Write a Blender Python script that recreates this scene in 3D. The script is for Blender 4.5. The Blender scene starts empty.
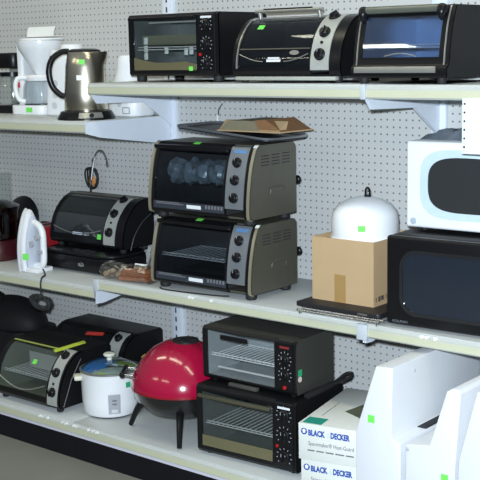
import bpy, bmesh, math, random
from mathutils import Vector, Matrix
random.seed(7)
I = 0.0254                      # everything below is in inches, baked to metres
S = bpy.context.scene
COL = S.collection

# ------------------------------------------------------------------ camera
cam_d = bpy.data.cameras.new('camera')
cam = bpy.data.objects.new('camera', cam_d)
COL.objects.link(cam)
cam_d.sensor_width = 36.0
cam_d.sensor_fit = 'HORIZONTAL'
cam_d.lens = 1112.8 / 480 * 36
cam_d.clip_start = 0.05
cam_d.clip_end = 200
CAM = Vector((121.63, -129.456, 61.12))
_y, _t, _r = (math.radians(a) for a in (39.956, -9.726, -1.183))
fw = Vector((-math.sin(_y) * math.cos(_t), math.cos(_y) * math.cos(_t), math.sin(_t)))
rt = Vector((math.cos(_y), math.sin(_y), 0))
up = rt.cross(fw)
rt2 = math.cos(_r) * rt + math.sin(_r) * up
up2 = -math.sin(_r) * rt + math.cos(_r) * up
M = Matrix((rt2, up2, -fw)).transposed().to_4x4()
M.translation = CAM * I
cam.matrix_world = M
S.camera = cam

# ------------------------------------------------------------------ light
S.view_settings.view_transform = 'Standard'
S.view_settings.look = 'None'
S.view_settings.gamma = 1
S.view_settings.use_curve_mapping = False
S.view_settings.exposure = 0.14

world = bpy.data.worlds.new('store_ambience')
S.world = world
world.use_nodes = True
wn = world.node_tree.nodes
wl = world.node_tree.links
wn.clear()
wo = wn.new('ShaderNodeOutputWorld')
wb = wn.new('ShaderNodeBackground')
tc = wn.new('ShaderNodeTexCoord')
sx = wn.new('ShaderNodeSeparateXYZ')
mr = wn.new('ShaderNodeMapRange')
cr = wn.new('ShaderNodeValToRGB')
mr.inputs['From Min'].default_value = -1
mr.inputs['From Max'].default_value = 1
wl.new(tc.outputs['Generated'], sx.inputs[0])
wl.new(sx.outputs['Z'], mr.inputs['Value'])
wl.new(mr.outputs['Result'], cr.inputs['Fac'])
wl.new(cr.outputs['Color'], wb.inputs['Color'])
wl.new(wb.outputs[0], wo.inputs[0])
e = cr.color_ramp.elements
e[0].position = 0.0;  e[0].color = (0.20, 0.21, 0.20, 1)
e[1].position = 1.0;  e[1].color = (0.60, 0.64, 0.66, 1)
for pos, c in ((0.40, (0.16, 0.17, 0.17, 1)), (0.50, (0.12, 0.14, 0.17, 1)), (0.60, (0.34, 0.38, 0.44, 1))):
    k = e.new(pos); k.color = c
wb.inputs['Strength'].default_value = 0.40


def area_light(name, loc, target, sx_, sy_, power, color):
    d = bpy.data.lights.new(name, 'AREA')
    d.shape = 'RECTANGLE'
    d.size = sx_ * I
    d.size_y = sy_ * I
    d.energy = power
    d.color = color
    o = bpy.data.objects.new(name, d)
    COL.objects.link(o)
    o.location = Vector(loc) * I
    o.rotation_euler = (Vector(target) - Vector(loc)).to_track_quat('-Z', 'Y').to_euler()
    return o


for n, (x, y, pw) in enumerate(((-70, -45, 11), (10, -45, 11), (90, -45, 11), (10, -190, 14), (-90, -190, 14))):
    area_light('fluorescent_tube_light', (x, y, 128), (x, y, 0), 60, 9, pw, (1.0, 0.96, 0.74))
area_light('camera_flash', (CAM.x - 1, CAM.y - 1, CAM.z + 4), (28, -8, 36), 3.0, 2.0, 170, (0.76, 0.88, 1.0))


# ------------------------------------------------------------------ materials
MATS = {}


def mat(name, color, rough=0.5, metal=0.0, spec=0.5, var=0.08, scale=30.0, bump=0.0, coat=0.0, emit=None):
    if name in MATS:
        return MATS[name]
    m = bpy.data.materials.new(name)
    m.use_nodes = True
    nt = m.node_tree
    b = nt.nodes['Principled BSDF']
    b.inputs['Roughness'].default_value = rough
    b.inputs['Metallic'].default_value = metal
    b.inputs['Specular IOR Level'].default_value = spec
    b.inputs['Coat Weight'].default_value = coat
    t = nt.nodes.new('ShaderNodeTexCoord')
    nz = nt.nodes.new('ShaderNodeTexNoise')
    nz.inputs['Scale'].default_value = scale
    nz.inputs['Detail'].default_value = 3
    nt.links.new(t.outputs['Object'], nz.inputs['Vector'])
    mx = nt.nodes.new('ShaderNodeMix')
    mx.data_type = 'RGBA'
    mx.inputs['A'].default_value = tuple(max(0, c * (1 - var)) for c in color) + (1,)
    mx.inputs['B'].default_value = tuple(min(1, c * (1 + var)) for c in color) + (1,)
    nt.links.new(nz.outputs['Fac'], mx.inputs['Factor'])
    nt.links.new(mx.outputs['Result'], b.inputs['Base Color'])
    if bump:
        bp = nt.nodes.new('ShaderNodeBump')
        bp.inputs['Strength'].default_value = bump
        bp.inputs['Distance'].default_value = 0.002
        nt.links.new(nz.outputs['Fac'], bp.inputs['Height'])
        nt.links.new(bp.outputs['Normal'], b.inputs['Normal'])
    if emit:
        b.inputs['Emission Color'].default_value = emit + (1,)
        b.inputs['Emission Strength'].default_value = 1.0
    MATS[name] = m
    return m


def glass(name, tint, refl=0.06, rough=0.03):
    if name in MATS:
        return MATS[name]
    m = bpy.data.materials.new(name)
    m.use_nodes = True
    nt = m.node_tree
    nt.nodes.clear()
    out = nt.nodes.new('ShaderNodeOutputMaterial')
    tr = nt.nodes.new('ShaderNodeBsdfTransparent')
    tr.inputs['Color'].default_value = tint + (1,)
    gl = nt.nodes.new('ShaderNodeBsdfGlossy')
    gl.inputs['Roughness'].default_value = rough
    gl.inputs['Color'].default_value = (0.95, 0.97, 1, 1)
    fr = nt.nodes.new('ShaderNodeLayerWeight')
    pw = nt.nodes.new('ShaderNodeMath')
    pw.operation = 'POWER'
    pw.inputs[1].default_value = 4.0
    nt.links.new(fr.outputs['Facing'], pw.inputs[0])
    ad = nt.nodes.new('ShaderNodeMath')
    ad.operation = 'MULTIPLY_ADD'
    ad.use_clamp = True
    ad.inputs[1].default_value = 0.8
    ad.inputs[2].default_value = refl
    nt.links.new(pw.outputs[0], ad.inputs[0])
    mx = nt.nodes.new('ShaderNodeMixShader')
    nt.links.new(ad.outputs[0], mx.inputs[0])
    nt.links.new(tr.outputs[0], mx.inputs[1])
    nt.links.new(gl.outputs[0], mx.inputs[2])
    nt.links.new(mx.outputs[0], out.inputs[0])
    MATS[name] = m
    return m


def pegboard_material():
    m = bpy.data.materials.new('pegboard')
    m.use_nodes = True
    nt = m.node_tree
    b = nt.nodes['Principled BSDF']
    b.inputs['Roughness'].default_value = 0.55
    t = nt.nodes.new('ShaderNodeTexCoord')
    sc = nt.nodes.new('ShaderNodeVectorMath')
    sc.operation = 'SCALE'
    sc.inputs['Scale'].default_value = 1 / I
    nt.links.new(t.outputs['Object'], sc.inputs[0])
    of = nt.nodes.new('ShaderNodeVectorMath')
    of.operation = 'ADD'
    of.inputs[1].default_value = (-0.74 + 0.5 + 200, 0, -0.27 + 0.5)
    nt.links.new(sc.outputs[0], of.inputs[0])
    fr = nt.nodes.new('ShaderNodeVectorMath')
    fr.operation = 'FRACTION'
    nt.links.new(of.outputs[0], fr.inputs[0])
    sb = nt.nodes.new('ShaderNodeVectorMath')
    sb.operation = 'SUBTRACT'
    sb.inputs[1].default_value = (0.5, 0, 0.5)
    nt.links.new(fr.outputs[0], sb.inputs[0])
    ml = nt.nodes.new('ShaderNodeVectorMath')
    ml.operation = 'MULTIPLY'
    ml.inputs[1].default_value = (1, 0, 1)
    nt.links.new(sb.outputs[0], ml.inputs[0])
    ln = nt.nodes.new('ShaderNodeVectorMath')
    ln.operation = 'LENGTH'
    nt.links.new(ml.outputs[0], ln.inputs[0])
    lt = nt.nodes.new('ShaderNodeMath')
    lt.operation = 'LESS_THAN'
    lt.inputs[1].default_value = 0.135
    nt.links.new(ln.outputs['Value'], lt.inputs[0])
    nz = nt.nodes.new('ShaderNodeTexNoise')
    nz.inputs['Scale'].default_value = 4
    nz.inputs['Detail'].default_value = 5
    nt.links.new(t.outputs['Object'], nz.inputs['Vector'])
    c1 = nt.nodes.new('ShaderNodeMix')
    c1.data_type = 'RGBA'
    c1.inputs['A'].default_value = (0.50, 0.50, 0.48, 1)
    c1.inputs['B'].default_value = (0.58, 0.58, 0.56, 1)
    nt.links.new(nz.outputs['Fac'], c1.inputs['Factor'])
    c2 = nt.nodes.new('ShaderNodeMix')
    c2.data_type = 'RGBA'
    c2.inputs['B'].default_value = (0.15, 0.15, 0.16, 1)
    nt.links.new(c1.outputs['Result'], c2.inputs['A'])
    nt.links.new(lt.outputs[0], c2.inputs['Factor'])
    nt.links.new(c2.outputs['Result'], b.inputs['Base Color'])
    return m


BLACK = mat('black_plastic', (0.006, 0.006, 0.007), 0.3, spec=.3)
BLACKM = mat('black_enamel_sheet', (0.007, 0.007, 0.008), 0.42, spec=.2, bump=0.05, scale=400)
BLACKT = mat('black_textured_plastic', (0.008, 0.008, 0.009), 0.6, spec=.2, bump=0.2, scale=300)
RUBBER = mat('black_rubber', (0.01, 0.01, 0.01), 0.7)
SILVER = mat('brushed_silver', (0.42, 0.42, 0.385), 0.35, 0.75)
SATIN = mat('satin_aluminium_panel', (0.42, 0.43, 0.39), 0.4, 0.2)
CHROME = mat('chrome', (0.75, 0.76, 0.78), 0.12, 1.0)
WIRE = mat('chrome_wire', (0.42, 0.43, 0.45), 0.25, 0.9)
LINER = mat('aluminised_oven_liner', (0.20, 0.215, 0.215), 0.38, 0.4, var=0.2)
LINERD = mat('dark_oven_liner', (0.05, 0.052, 0.055), 0.45, 0.3, var=0.3)
PEWTER = mat('pewter_painted_steel', (0.125, 0.118, 0.092), 0.42, 0.45)
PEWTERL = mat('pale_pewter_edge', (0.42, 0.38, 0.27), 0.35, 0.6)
WHITEP = mat('white_plastic', (0.80, 0.81, 0.82), 0.35, var=0.02)
WHITEM = mat('white_enamel', (0.82, 0.83, 0.84), 0.4, var=0.02)
WHITEB = mat('white_bin_plastic', (0.68, 0.69, 0.71), 0.45, var=0.02)
WHITET = mat('white_steel_tank', (0.80, 0.81, 0.82), 0.3, var=0.02)
SHELFW = mat('shelf_white_paint', (0.50, 0.52, 0.51), 0.45, var=0.10, scale=8)
LIPW = mat('shelf_edge_paint', (0.46, 0.48, 0.45), 0.4, var=0.1, scale=14)
LIPC = mat('cream_price_strip', (0.52, 0.52, 0.37), 0.4, var=0.06, scale=10)
BRACK = mat('bracket_white_steel', (0.70, 0.75, 0.82), 0.4, var=0.03)
SLOT = mat('dark_gap', (0.02, 0.02, 0.025), 0.8)
GREEN = mat('green_sticker_paper', (0.17, 0.72, 0.10), 0.6, var=0.03)
DGREEN = mat('dark_green_sticker_paper', (0.02, 0.35, 0.14), 0.6, var=0.03)
LIME = mat('lime_tape', (0.50, 0.62, 0.06), 0.5, var=0.06)
WPAPER = mat('white_paper', (0.82, 0.83, 0.80), 0.7, var=0.02)
PRINTW = mat('white_print', (0.72, 0.74, 0.76), 0.6, var=0.02)
PRINTG = mat('grey_print', (0.15, 0.15, 0.17), 0.6, var=0.02)
PRINTB = mat('blue_print', (0.02, 0.07, 0.33), 0.6, var=0.02)
PRINTK = mat('black_print', (0.03, 0.03, 0.03), 0.6, var=0.02)
PRINTLB = mat('pale_blue_print', (0.55, 0.62, 0.72), 0.6, var=0.02)
REDLAMP = mat('red_indicator', (0.45, 0.01, 0.01), 0.3)
CLEAR = glass('clear_glass', (0.96, 0.97, 0.97), 0.03)
SMOKE = glass('smoked_oven_glass', (0.84, 0.86, 0.85), 0.04)
DARKG = glass('dark_oven_glass', (0.66, 0.69, 0.71), 0.03)
MIRG = glass('reflective_oven_glass', (0.66, 0.68, 0.68), 0.10)
CARD = mat('brown_cardboard', (0.46, 0.315, 0.17), 0.75, var=0.07, scale=12)
CARDI = mat('dark_cardboard_inside', (0.24, 0.12, 0.05), 0.8, var=0.1)
TAPE = mat('packing_tape', (0.36, 0.22, 0.08), 0.25, var=0.05)
RED = mat('red_enamel', (0.34, 0.004, 0.035), 0.16, var=0.05, coat=0.6)
REDP = mat('red_plastic', (0.30, 0.015, 0.02), 0.3)


# ------------------------------------------------------------------ mesh helpers (inches)
class MB:
    def __init__(self):
        self.bm = bmesh.new()

    def _merge(self, b, m):
        for f in b.faces:
            f.material_index = m
        me = bpy.data.meshes.new('tmp')
        b.to_mesh(me)
        b.free()
        n0 = len(self.bm.faces)
        self.bm.from_mesh(me)
        self.bm.faces.ensure_lookup_table()
        for f in self.bm.faces[n0:]:
            f.material_index = m
        bpy.data.meshes.remove(me)
        return self

    def box(self, x0, x1, y0, y1, z0, z1, bev=0, m=0, seg=2, xf=None):
        b = bmesh.new()
        bmesh.ops.create_cube(b, size=1)
        for v in b.verts:
            v.co = Vector(((x0 + x1) / 2 + v.co.x * (x1 - x0), (y0 + y1) / 2 + v.co.y * (y1 - y0), (z0 + z1) / 2 + v.co.z * (z1 - z0)))
        if bev:
            bmesh.ops.bevel(b, geom=list(b.edges), offset=bev, segments=seg, affect='EDGES', profile=0.5)
        if xf is not None:
            bmesh.ops.transform(b, matrix=xf, verts=b.verts)
        return self._merge(b, m)

    def prism(self, pts, a0, a1, axis='x', bev=0, m=0, seg=2, xf=None):
        def P(p, a):
            if axis == 'x':
                return (a, p[0], p[1])
            if axis == 'y':
                return (p[0], a, p[1])
            return (p[0], p[1], a)
        b = bmesh.new()
        n = len(pts)
        A = [b.verts.new(P(p, a0)) for p in pts]
        B = [b.verts.new(P(p, a1)) for p in pts]
        b.faces.new(A)
        b.faces.new(B[::-1])
        for i in range(n):
            b.faces.new((A[i], B[i], B[(i + 1) % n], A[(i + 1) % n]))
        bmesh.ops.recalc_face_normals(b, faces=b.faces)
        if bev:
            bmesh.ops.bevel(b, geom=list(b.edges), offset=bev, segments=seg, affect='EDGES', profile=0.5)
        bmesh.ops.triangulate(b, faces=[f for f in b.faces if len(f.verts) > 4])
        if xf is not None:
            bmesh.ops.transform(b, matrix=xf, verts=b.verts)
        return self._merge(b, m)

    def strip(self, path, x0, x1, t, off=0.0, m=0, bev=0):
        """solid sheet that follows an open (y,z) path, extruded in x; outward is to the left of travel"""
        n = len(path)
        nor = []
        for i in range(n):
            a, c = path[max(0, i - 1)], path[min(n - 1, i + 1)]
            d = Vector((c[0] - a[0], c[1] - a[1]))
            d.normalize()
            nor.append((-d.y, d.x))
        o = [(p[0] + q[0] * (off + t), p[1] + q[1] * (off + t)) for p, q in zip(path, nor)]
        i_ = [(p[0] + q[0] * off, p[1] + q[1] * off) for p, q in zip(path, nor)]
        b = bmesh.new()
        R = [[b.verts.new((x, *p)) for p in L] for x in (x0, x1) for L in (o, i_)]
        o0, i0, o1, i1 = R
        for k in range(n - 1):
            b.faces.new((o0[k], o0[k + 1], o1[k + 1], o1[k]))
            b.faces.new((i0[k], i1[k], i1[k + 1], i0[k + 1]))
            b.faces.new((o0[k], i0[k], i0[k + 1], o0[k + 1]))
            b.faces.new((o1[k], o1[k + 1], i1[k + 1], i1[k]))
        for k in (0, n - 1):
            b.faces.new((o0[k], o1[k], i1[k], i0[k]))
        bmesh.ops.recalc_face_normals(b, faces=b.faces)
        if bev:
            bmesh.ops.bevel(b, geom=[e_ for e_ in b.edges if e_.calc_face_angle(0) > 0.8], offset=bev, segments=2, affect='EDGES', profile=0.5)
        return self._merge(b, m)

    def lathe(self, prof, c=(0, 0, 0), n=40, m=0, sx=1.0, sy=1.0, xf=None, a0=0.0, a1=2 * math.pi):
        b = bmesh.new()
        full = abs(a1 - a0 - 2 * math.pi) < 1e-6
        cnt = n if full else n + 1
        rings = []
        for r, z in prof:
            if r < 1e-5:
                rings.append([b.verts.new((c[0], c[1], c[2] + z))])
            else:
                rings.append([b.verts.new((c[0] + sx * r * math.cos(a0 + (a1 - a0) * k / n), c[1] + sy * r * math.sin(a0 + (a1 - a0) * k / n), c[2] + z)) for k in range(cnt)])
        for A, B in zip(rings, rings[1:]):
            for k in range(n):
                k2 = (k + 1) % cnt
                if len(A) == 1 and len(B) == 1:
                    continue
                if len(A) == 1:
                    b.faces.new((A[0], B[k], B[k2]))
                elif len(B) == 1:
                    b.faces.new((A[k], A[k2], B[0]))
                else:
                    b.faces.new((A[k], A[k2], B[k2], B[k]))
        bmesh.ops.recalc_face_normals(b, faces=b.faces)
        if xf is not None:
            bmesh.ops.transform(b, matrix=xf, verts=b.verts)
        return self._merge(b, m)

    def cyl(self, p0, p1, r0, r1=None, n=20, m=0, bev=0):
        r1 = r0 if r1 is None else r1
        p0, p1 = Vector(p0), Vector(p1)
        d = p1 - p0
        L = d.length
        q = d.to_track_quat('Z', 'Y').to_matrix().to_4x4()
        q.translation = p0
        if bev:
            prof = [(0, 0), (r0 - bev, 0), (r0, bev), (r1, L - bev), (r1 - bev, L), (0, L)]
        else:
            prof = [(0, 0), (r0, 0), (r1, L), (0, L)]
        return self.lathe(prof, n=n, m=m, xf=q)

    def tube(self, pts, r, n=8, m=0, closed=False):
        pts = [Vector(p) for p in pts]
        b = bmesh.new()
        rings = []
        N = len(pts)
        prev = None
        for i, p in enumerate(pts):
            a = pts[i - 1] if (i > 0 or closed) else pts[i]
            c = pts[(i + 1) % N] if (i < N - 1 or closed) else pts[i]
            d = (c - a)
            if d.length < 1e-9:
                d = Vector((0, 0, 1))
            d.normalize()
            if prev is None:
                u = d.orthogonal().normalized()
            else:
                u = prev - d * prev.dot(d)
                if u.length < 1e-6:
                    u = d.orthogonal()
                u.normalize()
            prev = u
            w = d.cross(u)
            rr = r[i] if isinstance(r, (list, tuple)) else r
            rings.append([b.verts.new(p + (u * math.cos(2 * math.pi * k / n) + w * math.sin(2 * math.pi * k / n)) * rr) for k in range(n)])
        for i in range(N if closed else N - 1):
            A, B = rings[i], rings[(i + 1) % N]
            for k in range(n):
                b.faces.new((A[k], A[(k + 1) % n], B[(k + 1) % n], B[k]))
        if not closed:
            b.faces.new(rings[0][::-1])
            b.faces.new(rings[-1])
        bmesh.ops.recalc_face_normals(b, faces=b.faces)
        return self._merge(b, m)

    def ball(self, c, r, m=0, n=24, jitter=0.0, seed=0):
        if not isinstance(r, (list, tuple)):
            r = (r, r, r)
        b = bmesh.new()
        bmesh.ops.create_uvsphere(b, u_segments=n, v_segments=max(8, n // 2), radius=1)
        rnd = random.Random(seed)
        for v in b.verts:
            j = 1 + (rnd.random() - 0.5) * 2 * jitter
            v.co = Vector((c[0] + v.co.x * r[0] * j, c[1] + v.co.y * r[1] * j, c[2] + v.co.z * r[2] * j))
        return self._merge(b, m)

    def xform(self, mtx):
        bmesh.ops.transform(self.bm, matrix=mtx, verts=self.bm.verts)
        return self

    def build(self, name, mats, parent=None, smooth=True, ang=0.6):
        if not isinstance(mats, (list, tuple)):
            mats = [mats]
        me = bpy.data.meshes.new(name)
        bmesh.ops.scale(self.bm, vec=(I, I, I), verts=self.bm.verts)
        self.bm.to_mesh(me)
        self.bm.free()
        for m_ in mats:
            me.materials.append(m_)
        if smooth:
            for p in me.polygons:
                p.use_smooth = True
            me.set_sharp_from_angle(angle=ang)
        o = bpy.data.objects.new(name, me)
        COL.objects.link(o)
        if parent is not None:
            o.parent = parent
        return o


def thing(name, label, cat, loc, yaw=0, group=None):
    o = bpy.data.objects.new(name, None)
    o.empty_display_size = 0.05
    COL.objects.link(o)
    o.location = Vector(loc) * I
    o.rotation_euler = (0, 0, math.radians(yaw))
    o['label'] = label
    o['category'] = cat
    if group:
        o['group'] = group
    return o


def place(o, loc, yaw=0):
    o.location = Vector(loc) * I
    o.rotation_euler = (0, 0, math.radians(yaw))
    return o


def tag(o, label, cat, group=None):
    o['label'] = label
    o['category'] = cat
    if group:
        o['group'] = group
    return o


def structure(o):
    o['kind'] = 'structure'
    return o


def spline(pts, n=8, closed=False):
    """Catmull-Rom through points"""
    P = [Vector(p) for p in pts]
    out = []
    N = len(P)
    rng = range(N) if closed else range(N - 1)
    for i in rng:
        g = (lambda k: P[k % N]) if closed else (lambda k: P[min(max(k, 0), N - 1)])
        p0, p1, p2, p3 = g(i - 1), g(i), g(i + 1), g(i + 2)
        for k in range(n):
            t = k / n
            out.append(0.5 * ((2 * p1) + (-p0 + p2) * t + (2 * p0 - 5 * p1 + 4 * p2 - p3) * t * t + (-p0 + 3 * p1 - 3 * p2 + p3) * t ** 3))
    if not closed:
        out.append(P[-1])
    return out


def text_mesh(body, size, name, material, parent, mtx, bold=0.0, width=1.0, depth=0.01):
    """lettering as real geometry; mtx takes text space (x right, y up) to the parent's space, inches"""
    cu = bpy.data.curves.new('txt', 'FONT')
    cu.body = body
    cu.size = size
    cu.extrude = depth
    cu.offset = bold
    cu.resolution_u = 2
    to = bpy.data.objects.new('txt', cu)
    COL.objects.link(to)
    dg = bpy.context.evaluated_depsgraph_get()
    dg.update()
    me = bpy.data.meshes.new_from_object(to.evaluated_get(dg))
    bpy.data.objects.remove(to)
    bpy.data.curves.remove(cu)
    me.transform(Matrix.Diagonal((width, 1, 1, 1)))
    me.transform(mtx)
    me.transform(Matrix.Diagonal((I, I, I, 1)))
    me.name = name
    me.materials.clear()
    me.materials.append(material)
    o = bpy.data.objects.new(name, me)
    COL.objects.link(o)
    o.parent = parent
    return o


def basis(o, xdir, ydir):
    x = Vector(xdir).normalized()
    y = Vector(ydir).normalized()
    z = x.cross(y)
    m_ = Matrix((x, y, z)).transposed().to_4x4()
    m_.translation = Vector(o)
    return m_


# ================================================================== SETTING
peg = pegboard_material()
structure(MB().box(-100, 150, 0, 0.25, 1, 100).build('wall_back', peg, smooth=False))
structure(MB().box(-100, 150, -160, 0.25, -1, 1).build('floor', mat('grey_floor_tile', (0.20, 0.205, 0.175), 0.5, var=0.12, scale=5), smooth=False))

# slotted uprights
for k, (x, lab) in enumerate(((0, 'white slotted shelf upright left, between white kettles and stacked toaster ovens'),
                              (48, 'white slotted shelf upright right, behind the white microwave'))):
    t = thing('shelf_upright', lab, 'upright', (x, 0, 1), 0, 'slotted uprights of the shelving')
    MB().box(-1.1, 1.1, -0.75, 0, 0, 96, 0.08).build('post', BRACK, t)
    sl = MB()
    for j in range(60):
        z = 3 + j * 1.5
        for s in (-0.15,):
            sl.box(s - 0.14, s + 0.14, -0.78, -0.74, z, z + 0.8)
    sl.build('slots', SLOT, t, smooth=False)

Z1, D1, Z2, D2, Z3, D3 = 56.7, 18.14, 27.74, 18.4, 6.845, 24.14
ZL1, DL1, ZL2 = 51.12, 18.89, 26.33


def bracket_mesh(kind, D):
    if kind == 'deep':
        pts = [(-D + .3, -.2), (-D + .3, -1.6), (-D + 1.5, -3.0), (-D + 11.3, -3.3), (-.8, -7.2), (-.8, -.2)]
    elif kind == 'side':
        pts = [(-D + .1, -.1), (-D + .1, -1.75), (-D + 3, -2.5), (-.8, -4.6), (-.8, -.1)]
    else:
        pts = [(-D + .25, -.2), (-D + .25, -2.5), (-D + 1.6, -2.6), (-D + 7, -1.9), (-.8, -1.9), (-.8, -.2)]
    return pts


def shelf(x0, x1, z, D, lab, brackets, kick=False, lip=1.6):
    t = thing('shelf', lab, 'shelf', (x0, 0, z), 0, 'steel shelves of the wall fixture')
    w = x1 - x0
    MB().box(0.05, w - 0.05, -D + 0.15, -0.8, -0.35, 0, 0.03).build('deck', SHELFW, t)
    path = [(-D + 0.15, -lip), (-D - 0.02, -lip + 0.15), (-D, -0.5), (-D + 0.25, -0.2), (-D + 0.9, -0.14)]
    MB().strip(path, 0.04, w - 0.04, 0.12).build('front_edge', LIPW, t)
    MB().strip([(-D - 0.14, -lip + 0.12), (-D - 0.12, -0.62)], 0.06, w - 0.06, 0.05).build('price_strip', LIPC, t)
    for bx, kind in brackets:
        pts = bracket_mesh(kind, D)
        MB().prism(pts, bx - 0.09, bx + 0.09, 'x').build('bracket', BRACK, t, smooth=False)
    if kick:
        MB().box(0.02, w - 0.02, -D + 0.6, -D + 1.0, 1 - z, -lip + .1).build('kick_plate', mat('black_kick_plate', (0.005, 0.005, 0.008), 0.55, spec=.25, var=0.4, scale=6), t)
        MB().box(0.02, w - 0.02, -D - 0.06, -D + 0.5, -lip - 0.42, -lip - 0.02).build('edge_trim', mat('pale_lilac_trim', (0.62, 0.60, 0.68), 0.4), t)
    return t


def residue(t, D, spots):
    b = MB()
    r_ = random.Random(9)
    for sx_, n_ in spots:
        for k in range(n_):
            xx = sx_ + k * .9 + r_.uniform(-.2, .2)
            b.prism([(xx, -.25 + r_.uniform(-.1, .1)), (xx + r_.uniform(.3, .7), -.2), (xx + r_.uniform(.4, .8), -.45), (xx + .1, -.62)], -D - .16, -D + .3, 'y')
    b.build('label_residue', WPAPER, t, smooth=False)


shelf(-48, 0, ZL1, DL1, 'upper left steel shelf carrying coffee makers and a kettle', [(47.9, 'side')])
shelf(0, 48, Z1, D1, 'top steel shelf carrying three black toaster ovens', [(0.15, 'deep'), (47.85, 'deep')])
shelf(48, 96, Z1, D1, 'top right steel shelf above the white microwave', [(0.15, 'deep')])
shelf(-48, 0, ZL2, D2, 'middle left steel shelf carrying the white iron', [(47.9, 'mid')])
sh_m = shelf(0, 48, Z2, D2, 'middle steel shelf carrying stacked bronze toaster ovens and a cardboard box', [(47.85, 'mid')])
sh_r = shelf(48, 96, Z2, D2, 'middle right steel shelf carrying two microwaves', [(0.15, 'mid')])
sh_l = shelf(-48, 0, Z3, D3, 'bottom left steel base shelf with black kick plate, below the lime taped oven', [], True)
sh_b = shelf(0, 48, Z3, D3, 'bottom steel base shelf with black kick plate, under the red grill', [], True)
shelf(48, 96, Z3, D3, 'bottom right steel base shelf under the white bins', [], True)

for args in ((sh_m, D2, ((19, 2), (23, 1))), (sh_r, D2, ((8, 3),)), (sh_l, D3, ((40.5, 3), (45.6, 2))), (sh_b, D3, ((.2, 2), (3.4, 3)))):
    residue(*args)

o = MB().box(-0.75, 0.75, -0.3, 0.12, -2.0, 0.0, 0.08).build('shelf_clip', mat('clear_white_clip', (0.50, 0.53, 0.56), 0.25))
place(o, (48, -D2 - 0.15, Z2)); tag(o, 'white plastic clip over shelf edge joint below the black microwave', 'clip')
o = MB().box(-0.5, 0.5, -0.3, 0.12, -1.75, 0.05, 0.08).build('shelf_clip', MATS['clear_white_clip'])
place(o, (0.6, -D2 - 0.15, Z2)); tag(o, 'white plastic clip over shelf edge joint beside the brown stick bag', 'clip')
o = MB().box(-0.35, 0.35, -0.25, 0.1, -1.75, 0.05, 0.08).build('shelf_clip', MATS['clear_white_clip'])
place(o, (48, -D1 - 0.15, Z1)); tag(o, 'white plastic clip over shelf edge joint under rightmost top oven', 'clip')


# ================================================================== OVENS
class Curve:
    def __init__(self, pts, n=10, smooth=True):
        self.p = [tuple(v)[:2] for v in spline([(a, b, 0) for a, b in pts], n)] if smooth else [(a[0] + (b[0] - a[0]) * k / 8, a[1] + (b[1] - a[1]) * k / 8) for a, b in zip(pts, pts[1:]) for k in range(8)] + [pts[-1]]
        self.L = [0]
        for a, b in zip(self.p, self.p[1:]):
            self.L.append(self.L[-1] + math.hypot(b[0] - a[0], b[1] - a[1]))

    def at(self, s):
        d = s * self.L[-1]
        for i in range(len(self.p) - 1):
            if d <= self.L[i + 1] + 1e-9:
                f = (d - self.L[i]) / max(1e-9, self.L[i + 1] - self.L[i])
                a, b = self.p[i], self.p[i + 1]
                q = (a[0] + (b[0] - a[0]) * f, a[1] + (b[1] - a[1]) * f)
                t = Vector((b[0] - a[0], b[1] - a[1])).normalized()
                return q, (-t.y, t.x), (t.x, t.y)
        return self.p[-1], (0, 1), (1, 0)

    def sub(self, s0, s1):
        out = [self.at(s0)[0]]
        for i, p in enumerate(self.p):
            f = self.L[i] / self.L[-1]
            if s0 + 1e-4 < f < s1 - 1e-4:
                out.append(p)
        out.append(self.at(s1)[0])
        return out


def on_curve(cv, x, s, off=0.0):
    (y, z), n, t = cv.at(s)
    return Vector((x, y + n[0] * off, z + n[1] * off)), Vector((0, n[0], n[1])), Vector((0, t[0], t[1]))


def sticker(parent, pos, xdir, ydir, w, h, m=GREEN, label='small green price sticker', name='price_sticker'):
    x = Vector(xdir).normalized(); y = Vector(ydir).normalized(); z = x.cross(y)
    b = MB().box(-w / 2, w / 2, -h / 2, h / 2, 0, 0.03)
    mm = Matrix((x, y, z)).transposed().to_4x4(); mm.translation = Vector(pos)
    b.xform(mm)
    o = b.build(name, m, parent, smooth=False)
    o['label'] = label
    return o


def knob(parent, cv, x, s, r, m, off, ticks=None, style='grip', tick_m=mat('dim_dial_print', (.34, .36, .38), .5)):
    p, n, t = on_curve(cv, x, s, off)
    q = basis(p, (1, 0, 0), t)
    b = MB().lathe([(0, 0), (r * 1.0, 0), (r, 0.14), (r * 0.82, 0.22), (r * 0.78, 0.5), (r * 0.7, 0.56), (0, 0.56)], n=24)
    b.box(-r * 0.16, r * 0.16, -r * 0.8, r * 0.8, 0.5, 0.72, 0.04)
    b.box(-r * 0.05, r * 0.05, r * 0.25, r * 0.8, 0.72, 0.735, 0, m=1)
    b.xform(q)
    o = b.build('knob', [m, tick_m], parent)
    if ticks:
        tb = MB()
        for k in range(ticks):
            a = math.radians(-220 + 260 * k / (ticks - 1)) + math.pi
            c, s_ = math.cos(a), math.sin(a)
            mm = Matrix.Rotation(a, 4, 'Z')
            tb.box(r * 1.22, r * 1.5, -0.045, 0.045, 0.0, 0.02, xf=mm)
        tb.xform(q)
        tb.build('dial_marks', tick_m, parent, smooth=False)
    return o


def rounded_poly(cv, d, ztop_back, zbot, rb=0.5):
    return list(cv.p) + [(d - rb, cv.p[-1][1] if ztop_back is None else ztop_back), (d, (cv.p[-1][1] if ztop_back is None else ztop_back) - rb), (d, zbot)]


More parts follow.
